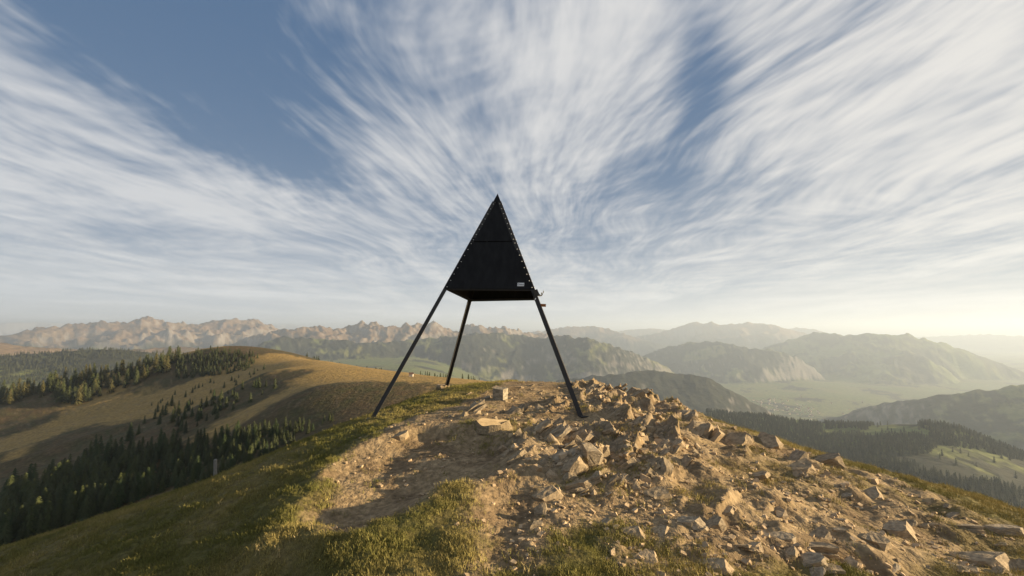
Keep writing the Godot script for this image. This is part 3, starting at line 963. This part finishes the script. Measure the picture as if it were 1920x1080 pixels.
func build_rocks() -> void:
	for k in 6: rock_set.append(rock_mesh(100 + k, Vector3(1.0, 0.42, 0.62), 3, 7))      # bedded slabs
	for k in 6: rock_set.append(rock_mesh(200 + k, Vector3(1.0, 0.6, 0.75), 1, 13))        # broken lumps
	for k in 4: rock_set.append(rock_mesh(300 + k, Vector3(1.0, 0.2, 0.55), 2, 7))        # thin plates
	for k in 4: rock_set.append(rock_mesh(400 + k, Vector3(0.6, 1.1, 0.45), 1, 11))        # upright splinters
	# those one can point at
	var own := [
		[1240, 812, 62, 1, 38, 20, "big square-ended slate slab leaning up beside the mossy tuft of the outcrop"],
		[1305, 812, 85, 0, 42, -20, "long bedded slate slab split in blocks at the outer edge of the outcrop"],
		[1112, 850, 40, 17, 8, 10, "tall upright stone blade in the middle of the outcrop"],
		[1135, 845, 24, 18, -15, 40, "thin pointed splinter beside the tall upright stone blade"],
		[1416, 892, 52, 4, 25, -50, "blocky pale stone with a broken face on the trampled slope"],
		[1380, 826, 60, 2, 25, 30, "wide slab half sunk at the top of the trampled slope"],
		[1505, 880, 46, 8, 12, 20, "dark rounded boulder lying on the bare slope"],
		[1440, 832, 40, 9, 30, 35, "triangular stone with one sunlit face on the slope"],
		[1495, 858, 28, 10, 40, 10, "small pale pyramid-shaped stone on the bare slope"],
		[1545, 865, 40, 7, 20, -30, "wedge of slate sticking out near the grassy edge of the slope"],
		[1015, 965, 30, 16, 25, -20, "narrow upright stone pair rising from the trodden earth"],
		[1032, 930, 38, 11, 15, 30, "knobbly pale stone leaning on the narrow upright pair"],
		[1008, 985, 34, 17, 55, 60, "leaning finger of stone at the foot of the upright pair"],
		[970, 858, 56, 3, 32, 15, "bedded slab with crumbling end at the edge of the earth hollow"],
		[1022, 806, 70, 12, 35, 10, "cracked flat slab with straight joints in front of the steel leg"],
		[1070, 822, 60, 5, 30, 5, "smooth tilted slab in the upper outcrop"],
		[880, 768, 50, 13, 34, 8, "row of thin slates standing on edge near the marker stone"],
		[960, 773, 48, 2, 36, 12, "stack of tilted slates behind the round mossy slab"],
		[1090, 906, 44, 9, 10, 20, "cluster stone with sharp crest in the lower outcrop"],
		[1190, 1003, 34, 11, 10, 0, "low whitish stone in the trampled foreground earth"],
		[1215, 1050, 34, 6, 10, 30, "rounded whitish stone by the dead stalk"],
		[1380, 1015, 50, 12, 12, -40, "flat sunken slab crossing the trampled slope"],
		[1515, 1020, 62, 13, 10, -35, "long narrow sunken slab with a rounded end"],
		[1760, 1050, 66, 12, 8, -40, "long flat slab in the dry turf of the slope"],
		[1840, 1058, 70, 8, 14, -30, "large grey boulder in the dry turf"],
		[1785, 980, 52, 13, 8, -30, "flat grey stone next to a dark hollow in the slope"],
		[1875, 990, 40, 7, 6, -20, "low dark boulder by the grassy rim"],
		[750, 818, 22, 9, 15, 20, "single stone lying at the upper edge of the earth hollow"],
		[1300, 985, 56, 0, 14, -45, "sunken ledge of slate in the trampled slope"],
	]
	for k in own: place_rock(k[0], k[1], k[2] * 1.3, k[3], k[6], "", "rock", k[4], k[5])
	# the rest of the outcrop, thickly
	var zone := poly_px([[935, 862], [985, 800], [1030, 745], [1080, 712], [1150, 712], [1235, 742], [1338, 782], [1326, 850], [1270, 900], [1180, 935], [1060, 925]])
	var n := 0
	while n < 125:
		var q := Vector2(rng.randf_range(930, 1340), rng.randf_range(708, 940))
		if not Geometry2D.is_point_in_polygon(q, zone): continue
		var near := remap(q.y, 708, 940, 0.6, 1.15)
		var wide := (13.0 + 42.0 * pow(rng.randf(), 2.6)) * near
		place_rock(q.x, q.y, wide, rng.randi_range(0, 19), "tilted tan slate stone packed among others in the summit outcrop", "slate stones of the outcrop")
		n += 1
	# ledges: long beds that just break the surface, all striking the same way
	n = 0
	while n < 34:
		var q := Vector2(rng.randf_range(930, 1340), rng.randf_range(715, 930))
		if not Geometry2D.is_point_in_polygon(q, zone): continue
		place_rock(q.x, q.y, rng.randf_range(45, 85) * remap(q.y, 708, 940, 0.65, 1.1), rng.randi_range(12, 15) if n % 3 else rng.randi_range(0, 5), "long slate ledge just breaking the surface of the outcrop", "ledges of the outcrop", "ledge", rng.randf_range(28, 40), rng.randf_range(-14, 10), 0.3)
		n += 1
	zone = poly_px([[1330, 790], [1480, 835], [1620, 890], [1919, 1000], [1919, 1079], [1150, 1079], [1060, 960], [1200, 930], [1320, 860]])
	n = 0
	while n < 58:
		var q := Vector2(rng.randf_range(1060, 1919), rng.randf_range(790, 1079))
		if not Geometry2D.is_point_in_polygon(q, zone): continue
		var wide := (12.0 + 40.0 * pow(rng.randf(), 2.6)) * remap(q.y, 790, 1079, 0.8, 1.4)
		place_rock(q.x, q.y, wide, rng.randi_range(4, 15), "half-buried loose stone on the trampled slope beyond the outcrop", "loose stones on the slope", "rock", rng.randf_range(5, 35), -99.0, 0.3)
		n += 1
	zone = poly_px([[845, 760], [900, 722], [1075, 712], [1060, 760], [1000, 785], [880, 792], [800, 782]])
	n = 0
	while n < 42:
		var q := Vector2(rng.randf_range(800, 1080), rng.randf_range(712, 792))
		if not Geometry2D.is_point_in_polygon(q, zone): continue
		place_rock(q.x, q.y, rng.randf_range(9, 24), rng.randi_range(0, 15), "small slate stone on the bare earth between the pyramid legs", "small stones between the legs")
		n += 1
	# marker stone with its chocks, and the round slab
	var p := hit(938, 749, 2.0, 30.0)
	var s := -p.z / FOCAL
	var rr := RandomNumberGenerator.new(); rr.seed = 9
	var st := SurfaceTool.new(); st.begin(Mesh.PRIMITIVE_TRIANGLES)
	cut_block(Vector3(20 * s, 26 * s, 20 * s), rr, 0, Vector3.ZERO, st)
	var ms := mesh_node("marker_stone", rock_mesh(9, Vector3(21 * s, 27 * s, 21 * s), 1, 0), M.pale_stone, self)
	ms.position = p + Vector3(0, 7 * s, 0)
	ms.rotation = Vector3(0.03, -0.42, -0.03)
	tag(ms, "squared pale boundary stone standing under the pyramid", "marker stone")
	for k in [[946, 752, 11, 8], [955, 748, 10, 9], [963, 752, 9, 7], [934, 758, 14, 13], [958, 738, 8, 16]]:
		place_rock(k[0], k[1], k[2], k[3], "small chock stone set around the squared boundary stone", "chock stones", "rock", 5.0)
	p = hit(924, 797, 2.0, 30.0)
	s = -p.z / FOCAL
	var slab := thing("round_slab", p, "round flat-topped stone slab with tufts of grass at its foot beside the earth hollow", "stone slab")
	st = SurfaceTool.new(); st.begin(Mesh.PRIMITIVE_TRIANGLES)
	var rim := PackedVector3Array(); var low := PackedVector3Array()
	for k in 36:
		var a := TAU * k / 36
		var w := 29.0 * s * (1.0 + 0.03 * sin(a * 3.0 + 1.0) + 0.02 * sin(a * 7.0))
		rim.append(Vector3(cos(a) * w, 6.5 * s + 0.02 * sin(a * 2.0 + 1.0) + 0.01 * sin(a * 5.0), sin(a) * w * 0.9))
		low.append(Vector3(cos(a) * w * (1.2 + 0.12 * sin(a * 4.0)), -0.08, sin(a) * w * (1.1 + 0.1 * sin(a * 5.0))))
	var up := rim.duplicate(); up.reverse()
	poly_fan(st, up, Vector3.ZERO, Color(0.42, 0.33, 0.21))
	mesh_node("top", st.commit(), M.near, slab)
	st = SurfaceTool.new(); st.begin(Mesh.PRIMITIVE_TRIANGLES)
	for k in 36:
		var j := (k + 1) % 36
		poly_fan(st, PackedVector3Array([rim[k], rim[j], low[j], low[k]]), Vector3.ZERO, Color(0.42, 0.33, 0.21))
	mesh_node("side", st.commit(), M.moss, slab)
	# stone and turf heaped round the feet of the back and right front legs
	p = hit(836, 722, 2.0, 30.0)
	var fb := mesh_node("footing_stone", rock_mesh(77, Vector3(0.42, 0.24, 0.36), 1, 14), M.stones[1], self)
	fb.position = Vector3(-1.92, land_h(-1.92, 12.3) - 0.02, -12.3)
	tag(fb, "low footing stone under the rear leg of the pyramid", "rock")

func build_gravel() -> void:
	var mm := MultiMesh.new()
	mm.transform_format = MultiMesh.TRANSFORM_3D
	mm.use_colors = true
	mm.mesh = rock_mesh(555, Vector3(1, 0.55, 0.7), 1, 5)
	var list := []
	for k in 26000:
		var f := 2.2 * pow(19.0 / 2.2, rng.randf())
		var x := rng.randf_range(-0.9, 1.3) * f
		if x < -9.5 or x > 11.0: continue
		var d := mask_dirt.sample(x, f)
		if rng.randf() > d * (0.35 + 0.65 * smooth01(-1.0, 1.5, x)) * (0.5 + 0.9 * n_a.get_noise_2d(x * 0.8, f * 0.8)): continue
		var s := 0.008 + 0.05 * pow(rng.randf(), 3.5)
		list.append([Vector3(x, land_h(x, f) + s * 0.1, -f), s])
	for k in 4500:
		var f := rng.randf_range(4.0, 13.0)
		var x := rng.randf_range(-1.0, 6.0)
		if rng.randf() > mask_rock.sample(x, f) * (0.5 + n_a.get_noise_2d(x * 1.2, f * 1.2)): continue
		var s := 0.02 + 0.10 * pow(rng.randf(), 3.5)
		list.append([Vector3(x, land_h(x, f) + s * 0.12, -f), s])
	mm.instance_count = list.size()
	for i in list.size():
		var b := Basis.from_euler(Vector3(rng.randf_range(-0.5, 0.5), rng.randf() * TAU, rng.randf_range(-0.5, 0.5))).scaled(Vector3.ONE * list[i][1])
		mm.set_instance_transform(i, Transform3D(b, list[i][0]))
		var v := rng.randf_range(0.7, 1.15)
		mm.set_instance_color(i, Color(0.42 * v, 0.315 * v, 0.2 * v))
	var o := MultiMeshInstance3D.new()
	o.name = "gravel"
	var m := plain(Color(1, 1, 1), 0.9, 0.25)
	m.vertex_color_use_as_albedo = true
	o.material_override = m
	o.multimesh = mm
	add_child(o)
	tag(o, "loose chips and gravel strewn over the bare summit earth", "gravel", "", "stuff")
	print("gravel ", list.size())

func tuft_mesh(seed_: int, blades: int, spread: float) -> ArrayMesh:
	var r := RandomNumberGenerator.new(); r.seed = seed_
	var st := SurfaceTool.new(); st.begin(Mesh.PRIMITIVE_TRIANGLES)
	for k in blades:
		var a := r.randf() * TAU
		var b := Vector3(cos(a), 0, sin(a)) * spread * sqrt(r.randf())
		var lean := Vector3(r.randf_range(-1, 1), 0, r.randf_range(-1, 1)) * 0.6
		var hgt := r.randf_range(0.5, 1.0)
		var s := Vector3(-sin(a), 0, cos(a)) * 0.07
		var v := r.randf_range(0.75, 1.2)
		var mid := b + lean * 0.3 * hgt + Vector3(0, hgt * 0.6, 0)
		var tip := b + lean * hgt + Vector3(0, hgt, 0)
		poly_fan(st, PackedVector3Array([b - s, b + s, mid]), Vector3.ZERO, Color(v, v, v))
		poly_fan(st, PackedVector3Array([mid - s * 0.6, mid + s * 0.6, tip]), Vector3.ZERO, Color(v, v, v))
	return st.commit()

func build_grass() -> void:
	var tufted := spots([[1195, 872], [1275, 795], [1290, 768], [1105, 905], [1340, 800], [1000, 800], [1180, 1010], [1230, 1040], [1420, 850], [1095, 765], [930, 830], [880, 815], [905, 803], [925, 806], [945, 803], [955, 797]])
	for part in 2:
		var mm := MultiMesh.new()
		mm.transform_format = MultiMesh.TRANSFORM_3D
		mm.use_colors = true
		mm.mesh = tuft_mesh(900 + part, 14, 1.1) if part == 0 else tuft_mesh(950, 7, 0.5)
		var xf: Array[Transform3D] = []
		var cs := PackedColorArray()
		for k in (120000 if part == 0 else 700):
			var f := 1.9 * pow(26.0 / 1.9, rng.randf())
			var x := rng.randf_range(-1.32, 1.3) * f
			var d := 0.0
			if x > -9.9 and x < 11.8 and f < 19.8: d = mask_dirt.sample(x, f)
			var a := n_a.get_noise_2d(x * 0.5, f * 0.5)
			var dry := clampf(0.35 + 0.8 * a + rng.randf_range(-0.25, 0.25) + 0.1 * clampf(x + 2.0, 0.0, 4.0), 0.0, 1.0)
			var keep := 1.0 - d * 0.97
			if x > 1.2 and d > 0.5: keep = maxf(keep, 0.45 * smooth01(0.0, 0.35, a + 0.5 * n_c.get_noise_2d(x * 2.2, f * 2.2)))
			for g in tufted:
				var far2 := Vector2(x, f).distance_squared_to(g)
				if far2 < 0.16: keep = maxf(keep, 0.9 - far2 * 5.0)
			if rng.randf() > keep: continue
			var s := (0.02 + 0.017 * rng.randf()) * (1.0 + 0.06 * f) * clampf(0.95 + 1.1 * n_c.get_noise_2d(x * 1.8, f * 1.8), 0.5, 1.7) if part == 0 else rng.randf_range(0.05, 0.11)
			if part == 1 and dry < 0.45: continue
			var p := Vector3(x, land_h(x, f) - 0.004, -f)
			xf.append(Transform3D(Basis(Vector3.UP, rng.randf() * TAU).scaled(Vector3(s, s * rng.randf_range(0.7, 1.2), s)), p))
			var c := Color(0.15, 0.15, 0.044).lerp(Color(0.35, 0.285, 0.11), dry)
			if part == 1: c = Color(0.36, 0.29, 0.14)
			cs.append(c)
		mm.instance_count = xf.size()
		for i in xf.size():
			mm.set_instance_transform(i, xf[i]); mm.set_instance_color(i, cs[i])
		var o := MultiMeshInstance3D.new()
		o.name = "grass" if part == 0 else "dry_grass"
		o.multimesh = mm
		o.material_override = M.blade
		add_child(o)
		tag(o, "short alpine turf covering the summit around the bare earth" if part == 0 else "thin straw-coloured stalks standing above the turf", "grass", "", "stuff")
		print(o.name, " ", xf.size())

# ---------------------------------------------------------------- trees, posts, houses
var crowns := []
func build_trees() -> void:
	for k in 3: crowns.append(crown_mesh(700 + k, 13, 11))
	var trunk := trunk_mesh()
	var zones := [
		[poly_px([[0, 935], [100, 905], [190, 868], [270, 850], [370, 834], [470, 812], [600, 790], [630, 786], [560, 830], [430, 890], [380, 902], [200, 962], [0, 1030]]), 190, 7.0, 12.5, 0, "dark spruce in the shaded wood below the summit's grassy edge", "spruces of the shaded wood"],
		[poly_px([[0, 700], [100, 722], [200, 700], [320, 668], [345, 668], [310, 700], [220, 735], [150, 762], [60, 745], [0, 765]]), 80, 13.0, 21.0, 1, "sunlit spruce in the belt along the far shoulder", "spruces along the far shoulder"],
		[poly_px([[130, 865], [180, 840], [250, 810], [290, 768], [330, 755], [345, 775], [280, 815], [210, 862], [140, 880]]), 20, 6.0, 10.0, 0, "spruce in the loose row climbing the shaded hillside", "spruces in the row on the hillside"],
		[poly_px([[300, 790], [420, 740], [520, 708], [525, 718], [430, 765], [330, 815]]), 16, 4.0, 8.0, 0, "spruce along the gully under the golden meadow", "spruces along the gully"],
	]
	for z in zones:
		var poly: PackedVector2Array = z[0]
		var lo := Vector2(1e9, 1e9); var hi := -lo
		for q in poly:
			lo = lo.min(q); hi = hi.max(q)
		var n := 0
		var guard := 0
		while n < z[1] and guard < 4000:
			guard += 1
			var q := Vector2(rng.randf_range(lo.x, hi.x), rng.randf_range(lo.y, hi.y))
			if not Geometry2D.is_point_in_polygon(q, poly): continue
			var p := hit(q.x, q.y, 60.0, 900.0)
			if p == Vector3.ZERO: continue
			n += 1
			var tall := rng.randf_range(z[2], z[3])
			if z[4] == 0 and z[1] > 100: tall = lerpf(58.0, 22.0, clampf(q.x / 620.0, 0.0, 1.0)) * rng.randf_range(0.65, 1.15) / FOCAL * -p.z
			var wd := tall * rng.randf_range(1.05, 1.6)
			var rel := tall / (-p.z) * FOCAL / (40.0 if z[1] > 100 else 26.0)
			var look := ("tall " if rel > 1.1 else "low " if rel < 0.75 else "") + ("broad " if wd / tall > 1.42 else "slim " if wd / tall < 1.2 else "")
			var t := thing("spruce", p - Vector3(0, 0.2, 0), look + z[5], "tree", z[6])
			var tr := mesh_node("trunk", trunk, M.bark, t)
			tr.scale = Vector3.ONE * tall
			tr.position.y = tall * 0.475
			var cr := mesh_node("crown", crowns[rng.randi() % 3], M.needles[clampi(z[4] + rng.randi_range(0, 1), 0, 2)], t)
			cr.scale = Vector3(wd, tall, wd)
			cr.rotation.y = rng.randf() * TAU
	# too many and too small to part: the rest of the shaded wood, scrub on the knoll and slope, tops beyond the meadow
	var xf: Array[Transform3D] = []
	var cs := PackedColorArray()
	var rest := [[zones[0][0], 620, 5.0, 11.0], [poly_px([[330, 668], [400, 655], [485, 668], [470, 695], [400, 705], [330, 712]]), 150, 3.0, 8.0], [poly_px([[300, 800], [420, 745], [530, 712], [540, 722], [430, 775], [330, 825]]), 45, 3.0, 8.0], [poly_px([[270, 760], [420, 700], [500, 690], [480, 720], [360, 770]]), 30, 2.5, 6.0], [zones[1][0], 70, 8.0, 16.0]]
	for z in rest:
		var poly: PackedVector2Array = z[0]
		var lo := Vector2(1e9, 1e9); var hi := -lo
		for q in poly:
			lo = lo.min(q); hi = hi.max(q)
		for k in z[1] * 3:
			var q := Vector2(rng.randf_range(lo.x, hi.x), rng.randf_range(lo.y, hi.y))
			if not Geometry2D.is_point_in_polygon(q, poly): continue
			var p := hit(q.x, q.y, 60.0, 900.0)
			if p == Vector3.ZERO: continue
			var tall := rng.randf_range(z[2], z[3])
			if z[1] > 200: tall = lerpf(52.0, 18.0, clampf(q.x / 620.0, 0.0, 1.0)) * rng.randf_range(0.5, 1.1) / FOCAL * -p.z
			xf.append(Transform3D(Basis(Vector3.UP, rng.randf() * TAU).scaled(Vector3(tall * 1.35, tall, tall * 1.35)), p - Vector3(0, 0.3, 0)))
	for k in 60:
		var first := k < 34
		var px := rng.randf_range(560, 725) if first else rng.randf_range(785, 905)
		var d := ray(px, 690.0)
		var f := rng.randf_range(470, 560) if first else rng.randf_range(330, 400)
		var x := d.x / -d.z * f
		var y := land_h(x, f)
		var crest := at(px, 677.0 + (px - 560.0) * 0.118 if first else 706.0 + (px - 785.0) * 0.06, f).y
		var tall := clampf(crest - y + rng.randf_range(2.0, 6.0), 6.0, 26.0)
		xf.append(Transform3D(Basis(Vector3.UP, rng.randf() * TAU).scaled(Vector3(tall * 0.9, tall, tall * 0.9)), Vector3(x, y - 0.3, -f)))
	for k in xf.size():
		var v := rng.randf_range(0.7, 1.5)
		cs.append(Color(0.042 * v, 0.05 * v, 0.024 * v))
	instances("scrub_and_spruces", crowns[0], xf, cs, M.blade, "mass of smaller spruces filling the wood, gullies and knoll", "trees")
	far_woods()

func nearest_col(az: float) -> int:
	return clampi(col_az.bsearch(az), 0, col_az.size() - 1)

func far_woods() -> void:
	var spec := [
		["spruce_forest", -58.0, -24.0, 1700.0, 3100.0, 14000, "dense spruce forest covering the rounded hill behind the shoulder"],
		["valley_woods", 14.0, 52.0, 900.0, 1950.0, 17000, "bands of dark spruce wood on the terrace above the valley"],
	]
	var polys := [poly_px([[1320, 768], [1400, 772], [1470, 782], [1535, 800], [1535, 822], [1330, 808]]), poly_px([[1350, 824], [1450, 816], [1745, 818], [1745, 852], [1500, 858]]), poly_px([[1735, 786], [1800, 790], [1860, 815], [1940, 842], [1940, 872], [1860, 850], [1735, 832]]), poly_px([[1440, 842], [1600, 852], [1700, 872], [1780, 893], [1930, 925], [1930, 980], [1700, 900], [1480, 860]]), poly_px([[1540, 792], [1600, 790], [1640, 798], [1630, 808], [1545, 806]])]
	var low := crown_mesh(801, 6, 7)
	for s in spec:
		var xf: Array[Transform3D] = []
		var cs := PackedColorArray()
		for k in s[5]:
			var az := rng.randf_range(s[1], s[2]) * D2R
			var r := sqrt(rng.randf_range(s[3] * s[3], s[4] * s[4]))
			var x := r * sin(az); var f := r * cos(az)
			var wf := smooth01(850.0, 1250.0, r)
			var y := far_h(nearest_col(az), x, f, r)
			if wf < 1.0: y = lerpf(mid_h(x, f, r), y, wf)
			var p := Vector3(x, y - 0.5, -f)
			if s[0] == "valley_woods":
				var q := to_px(p) + Vector2(22.0 * n_a.get_noise_2d(x * 0.008, f * 0.008), 9.0 * n_a.get_noise_2d(x * 0.008 + 50.0, f * 0.008))
				var inside := rng.randf() < 0.02
				for pl: PackedVector2Array in polys:
					if Geometry2D.is_point_in_polygon(q, pl): inside = true
				if not inside: continue
			elif n_a.get_noise_2d(x * 0.0016, f * 0.0016) > 0.34: continue
			var tall := rng.randf_range(11, 19) if s[0] == "valley_woods" else rng.randf_range(10, 16)
			xf.append(Transform3D(Basis(Vector3.UP, rng.randf() * TAU).scaled(Vector3(tall * 1.25, tall, tall * 1.25)), p))
			var v := rng.randf_range(0.7, 1.5)
			cs.append(Color(0.040 * v, 0.045 * v, 0.026 * v))
		instances(s[0], low, xf, cs, M.blade, s[6], "forest")

func instances(called: String, mesh: Mesh, xf: Array[Transform3D], cs: PackedColorArray, mat: Material, label: String, category: String) -> void:
	var mm := MultiMesh.new()
	mm.transform_format = MultiMesh.TRANSFORM_3D
	mm.use_colors = true
	mm.mesh = mesh
	mm.instance_count = xf.size()
	for i in xf.size():
		mm.set_instance_transform(i, xf[i]); mm.set_instance_color(i, cs[i])
	var o := MultiMeshInstance3D.new()
	o.name = called
	o.multimesh = mm
	o.material_override = mat
	add_child(o)
	tag(o, label, category, "", "stuff")
	print(called, " ", xf.size())

func house_mesh() -> ArrayMesh:
	var m := ArrayMesh.new()
	var st := SurfaceTool.new(); st.begin(Mesh.PRIMITIVE_TRIANGLES)
	box(st, Vector3(0, 0.25, 0), Vector3(1.0, 0.7, 0.8))
	for s in [-0.5, 0.5]:
		poly_fan(st, PackedVector3Array([Vector3(s, 0.6, -0.4), Vector3(s, 0.6, 0.4), Vector3(s, 0.95, 0)]))
	st.set_material(M.wall)
	st.commit(m)
	st = SurfaceTool.new(); st.begin(Mesh.PRIMITIVE_TRIANGLES)
	for s in [-1.0, 1.0]:
		var q := PackedVector3Array([Vector3(-0.6, 0.52, s * 0.52), Vector3(0.6, 0.52, s * 0.52), Vector3(0.6, 1.0, 0), Vector3(-0.6, 1.0, 0)])
		poly_fan(st, q)
	st.set_material(M.roof)
	st.commit(m)
	return m

func build_places() -> void:
	var hm := house_mesh()
	# hut on the meadow's crest
	var p := hit(771, 706, 60.0, 600.0)
	if p == Vector3.ZERO: p = Vector3(-60, land_h(-60, 255), -255)
	var hut := thing("hut", p, "tiny pale hut on the crest of the golden meadow", "hut")
	var st := SurfaceTool.new(); st.begin(Mesh.PRIMITIVE_TRIANGLES)
	box(st, Vector3(0, 0.6, 0), Vector3(2.2, 1.8, 1.8))
	mesh_node("wall", st.commit(), M.wall, hut)
	st = SurfaceTool.new(); st.begin(Mesh.PRIMITIVE_TRIANGLES)
	for s in [-1.0, 1.0]:
		poly_fan(st, PackedVector3Array([Vector3(-1.3, 1.35, s * 1.15), Vector3(1.3, 1.35, s * 1.15), Vector3(1.3, 2.5, 0), Vector3(-1.3, 2.5, 0)]))
	mesh_node("roof", st.commit(), M.roof, hut)
	# the village on the valley floor
	for k in 110:
		var az := rng.randfn(30.6, 2.6) * D2R
		var r := rng.randfn(5050, 260)
		if k > 85:
			az = rng.randf_range(22, 42) * D2R
			r = rng.randf_range(4300, 6000)
		var x := r * sin(az); var f := r * cos(az)
		var y := far_h(nearest_col(az), x, f, r)
		if far_kind != 4: continue
		var s := rng.randf_range(10, 17)
		var o := mesh_node("house", hm, null, self)
		o.position = Vector3(x, y, -f)
		o.rotation.y = rng.randf() * TAU
		o.scale = Vector3.ONE * s
		var size_word := "large " if s > 14.5 else "small " if s < 12.0 else ""
		if k > 85: tag(o, size_word + "pale farmhouse with dark roof standing alone on the valley meadows", "house", "farmhouses on the valley meadows")
		else: tag(o, size_word + "pale house with dark roof in the village on the valley floor", "house", "village houses")
	var caz := 29.6 * D2R
	var cr := 4950.0
	var cp := Vector3(cr * sin(caz), far_h(nearest_col(caz), cr * sin(caz), cr * cos(caz), cr), -cr * cos(caz))
	var ch := thing("church", cp, "village church with a tall pointed tower", "church")
	var nave := mesh_node("nave", hm, null, ch)
	nave.scale = Vector3(26, 16, 16)
	var tw := BoxMesh.new(); tw.size = Vector3(7, 30, 7)
	mesh_node("tower", tw, M.wall, ch).position = Vector3(16, 15, 0)
	var sp := CylinderMesh.new(); sp.top_radius = 0.1; sp.bottom_radius = 5.2; sp.height = 20; sp.radial_segments = 4
	mesh_node("spire", sp, M.roof, ch).position = Vector3(16, 40, 0)
	# fence post at the grassy edge
	p = at(404, 893, 15.0)
	p.y = land_h(p.x, 15.0)
	var tall := at(402, 862, 15.0).y - p.y
	var post := thing("fence_post", p, "weathered grey wooden post standing alone at the grassy edge", "post")
	var cy := CylinderMesh.new()
	cy.top_radius = 0.05; cy.bottom_radius = 0.06; cy.height = tall + 0.3; cy.radial_segments = 9; cy.rings = 3
	var pm := mesh_node("shaft", cy, M.wood, post)
	pm.position.y = tall * 0.5 - 0.15
	var tp := SphereMesh.new(); tp.radius = 0.05; tp.height = 0.07; tp.radial_segments = 9; tp.rings = 4
	mesh_node("worn_top", tp, M.wood, post).position.y = tall
	post.rotation = Vector3(0.02, 0.5, 0.05)
	print("post at ", p, " tall ", tall)

# ---------------------------------------------------------------- all of it
func _ready() -> void:
	T0 = Time.get_ticks_msec()
	rng.seed = 4
	noises()
	var cam := Camera3D.new()
	cam.name = "camera"
	cam.fov = 2.0 * atan(540.0 / FOCAL) / D2R
	cam.rotation.x = PITCH
	cam.near = 0.1
	cam.far = 90000.0
	add_child(cam)
	cam.current = true
	var env := Environment.new()
	env.background_mode = Environment.BG_SKY
	env.tonemap_mode = Environment.TONE_MAPPER_LINEAR
	env.tonemap_exposure = 2.7
	env.background_energy_multiplier = 0.42
	env.sdfgi_enabled = true; env.ssao_enabled = true; env.ssil_enabled = true
	var pano := PanoramaSkyMaterial.new()
	pano.panorama = ImageTexture.create_from_image(make_sky())
	env.sky = Sky.new()
	env.sky.sky_material = pano
	env.volumetric_fog_enabled = true
	env.volumetric_fog_density = 0.000075
	env.volumetric_fog_albedo = Color(0.845, 0.915, 1.0)
	env.volumetric_fog_anisotropy = 0.25
	var we := WorldEnvironment.new()
	we.name = "environment"
	we.environment = env
	add_child(we)
	var sun := DirectionalLight3D.new()
	sun.name = "sun"
	sun.light_energy = 1.6
	sun.light_color = Color(1.0, 0.89, 0.71)
	sun.light_angular_distance = 0.5
	sun.shadow_enabled = true
	sun.rotation = Vector3(-SUN_EL * D2R, PI - SUN_AZ * D2R, 0)   # a light shines along its -z
	add_child(sun)
	sun.look_at_from_position(Vector3.ZERO, -Vector3(sin(SUN_AZ * D2R) * cos(SUN_EL * D2R), sin(SUN_EL * D2R), -cos(SUN_AZ * D2R) * cos(SUN_EL * D2R)))
	print("sky ", Time.get_ticks_msec() - T0)
	materials()
	build_land()
	make_columns()
	print("land grids ", Time.get_ticks_msec() - T0)
	sheet(geometric(0.7, 40.0, 440), 2, 0, "summit_ground", M.near)
	print("summit ", Time.get_ticks_msec() - T0)
	sheet(geometric(39.6, 1300.0, 260), 1, 1, "hillside", M.mid)
	print("hillside ", Time.get_ticks_msec() - T0)
	sheet(geometric(1300.0, FAR_MOST, 330), 1, 2, "mountains", M.far)
	print("mountains ", Time.get_ticks_msec() - T0)
	build_pyramid()
	build_rocks()
	print("rocks ", Time.get_ticks_msec() - T0)
	build_trees()
	build_places()
	print("trees ", Time.get_ticks_msec() - T0)
	build_gravel()
	build_grass()
	print("done ", Time.get_ticks_msec() - T0)
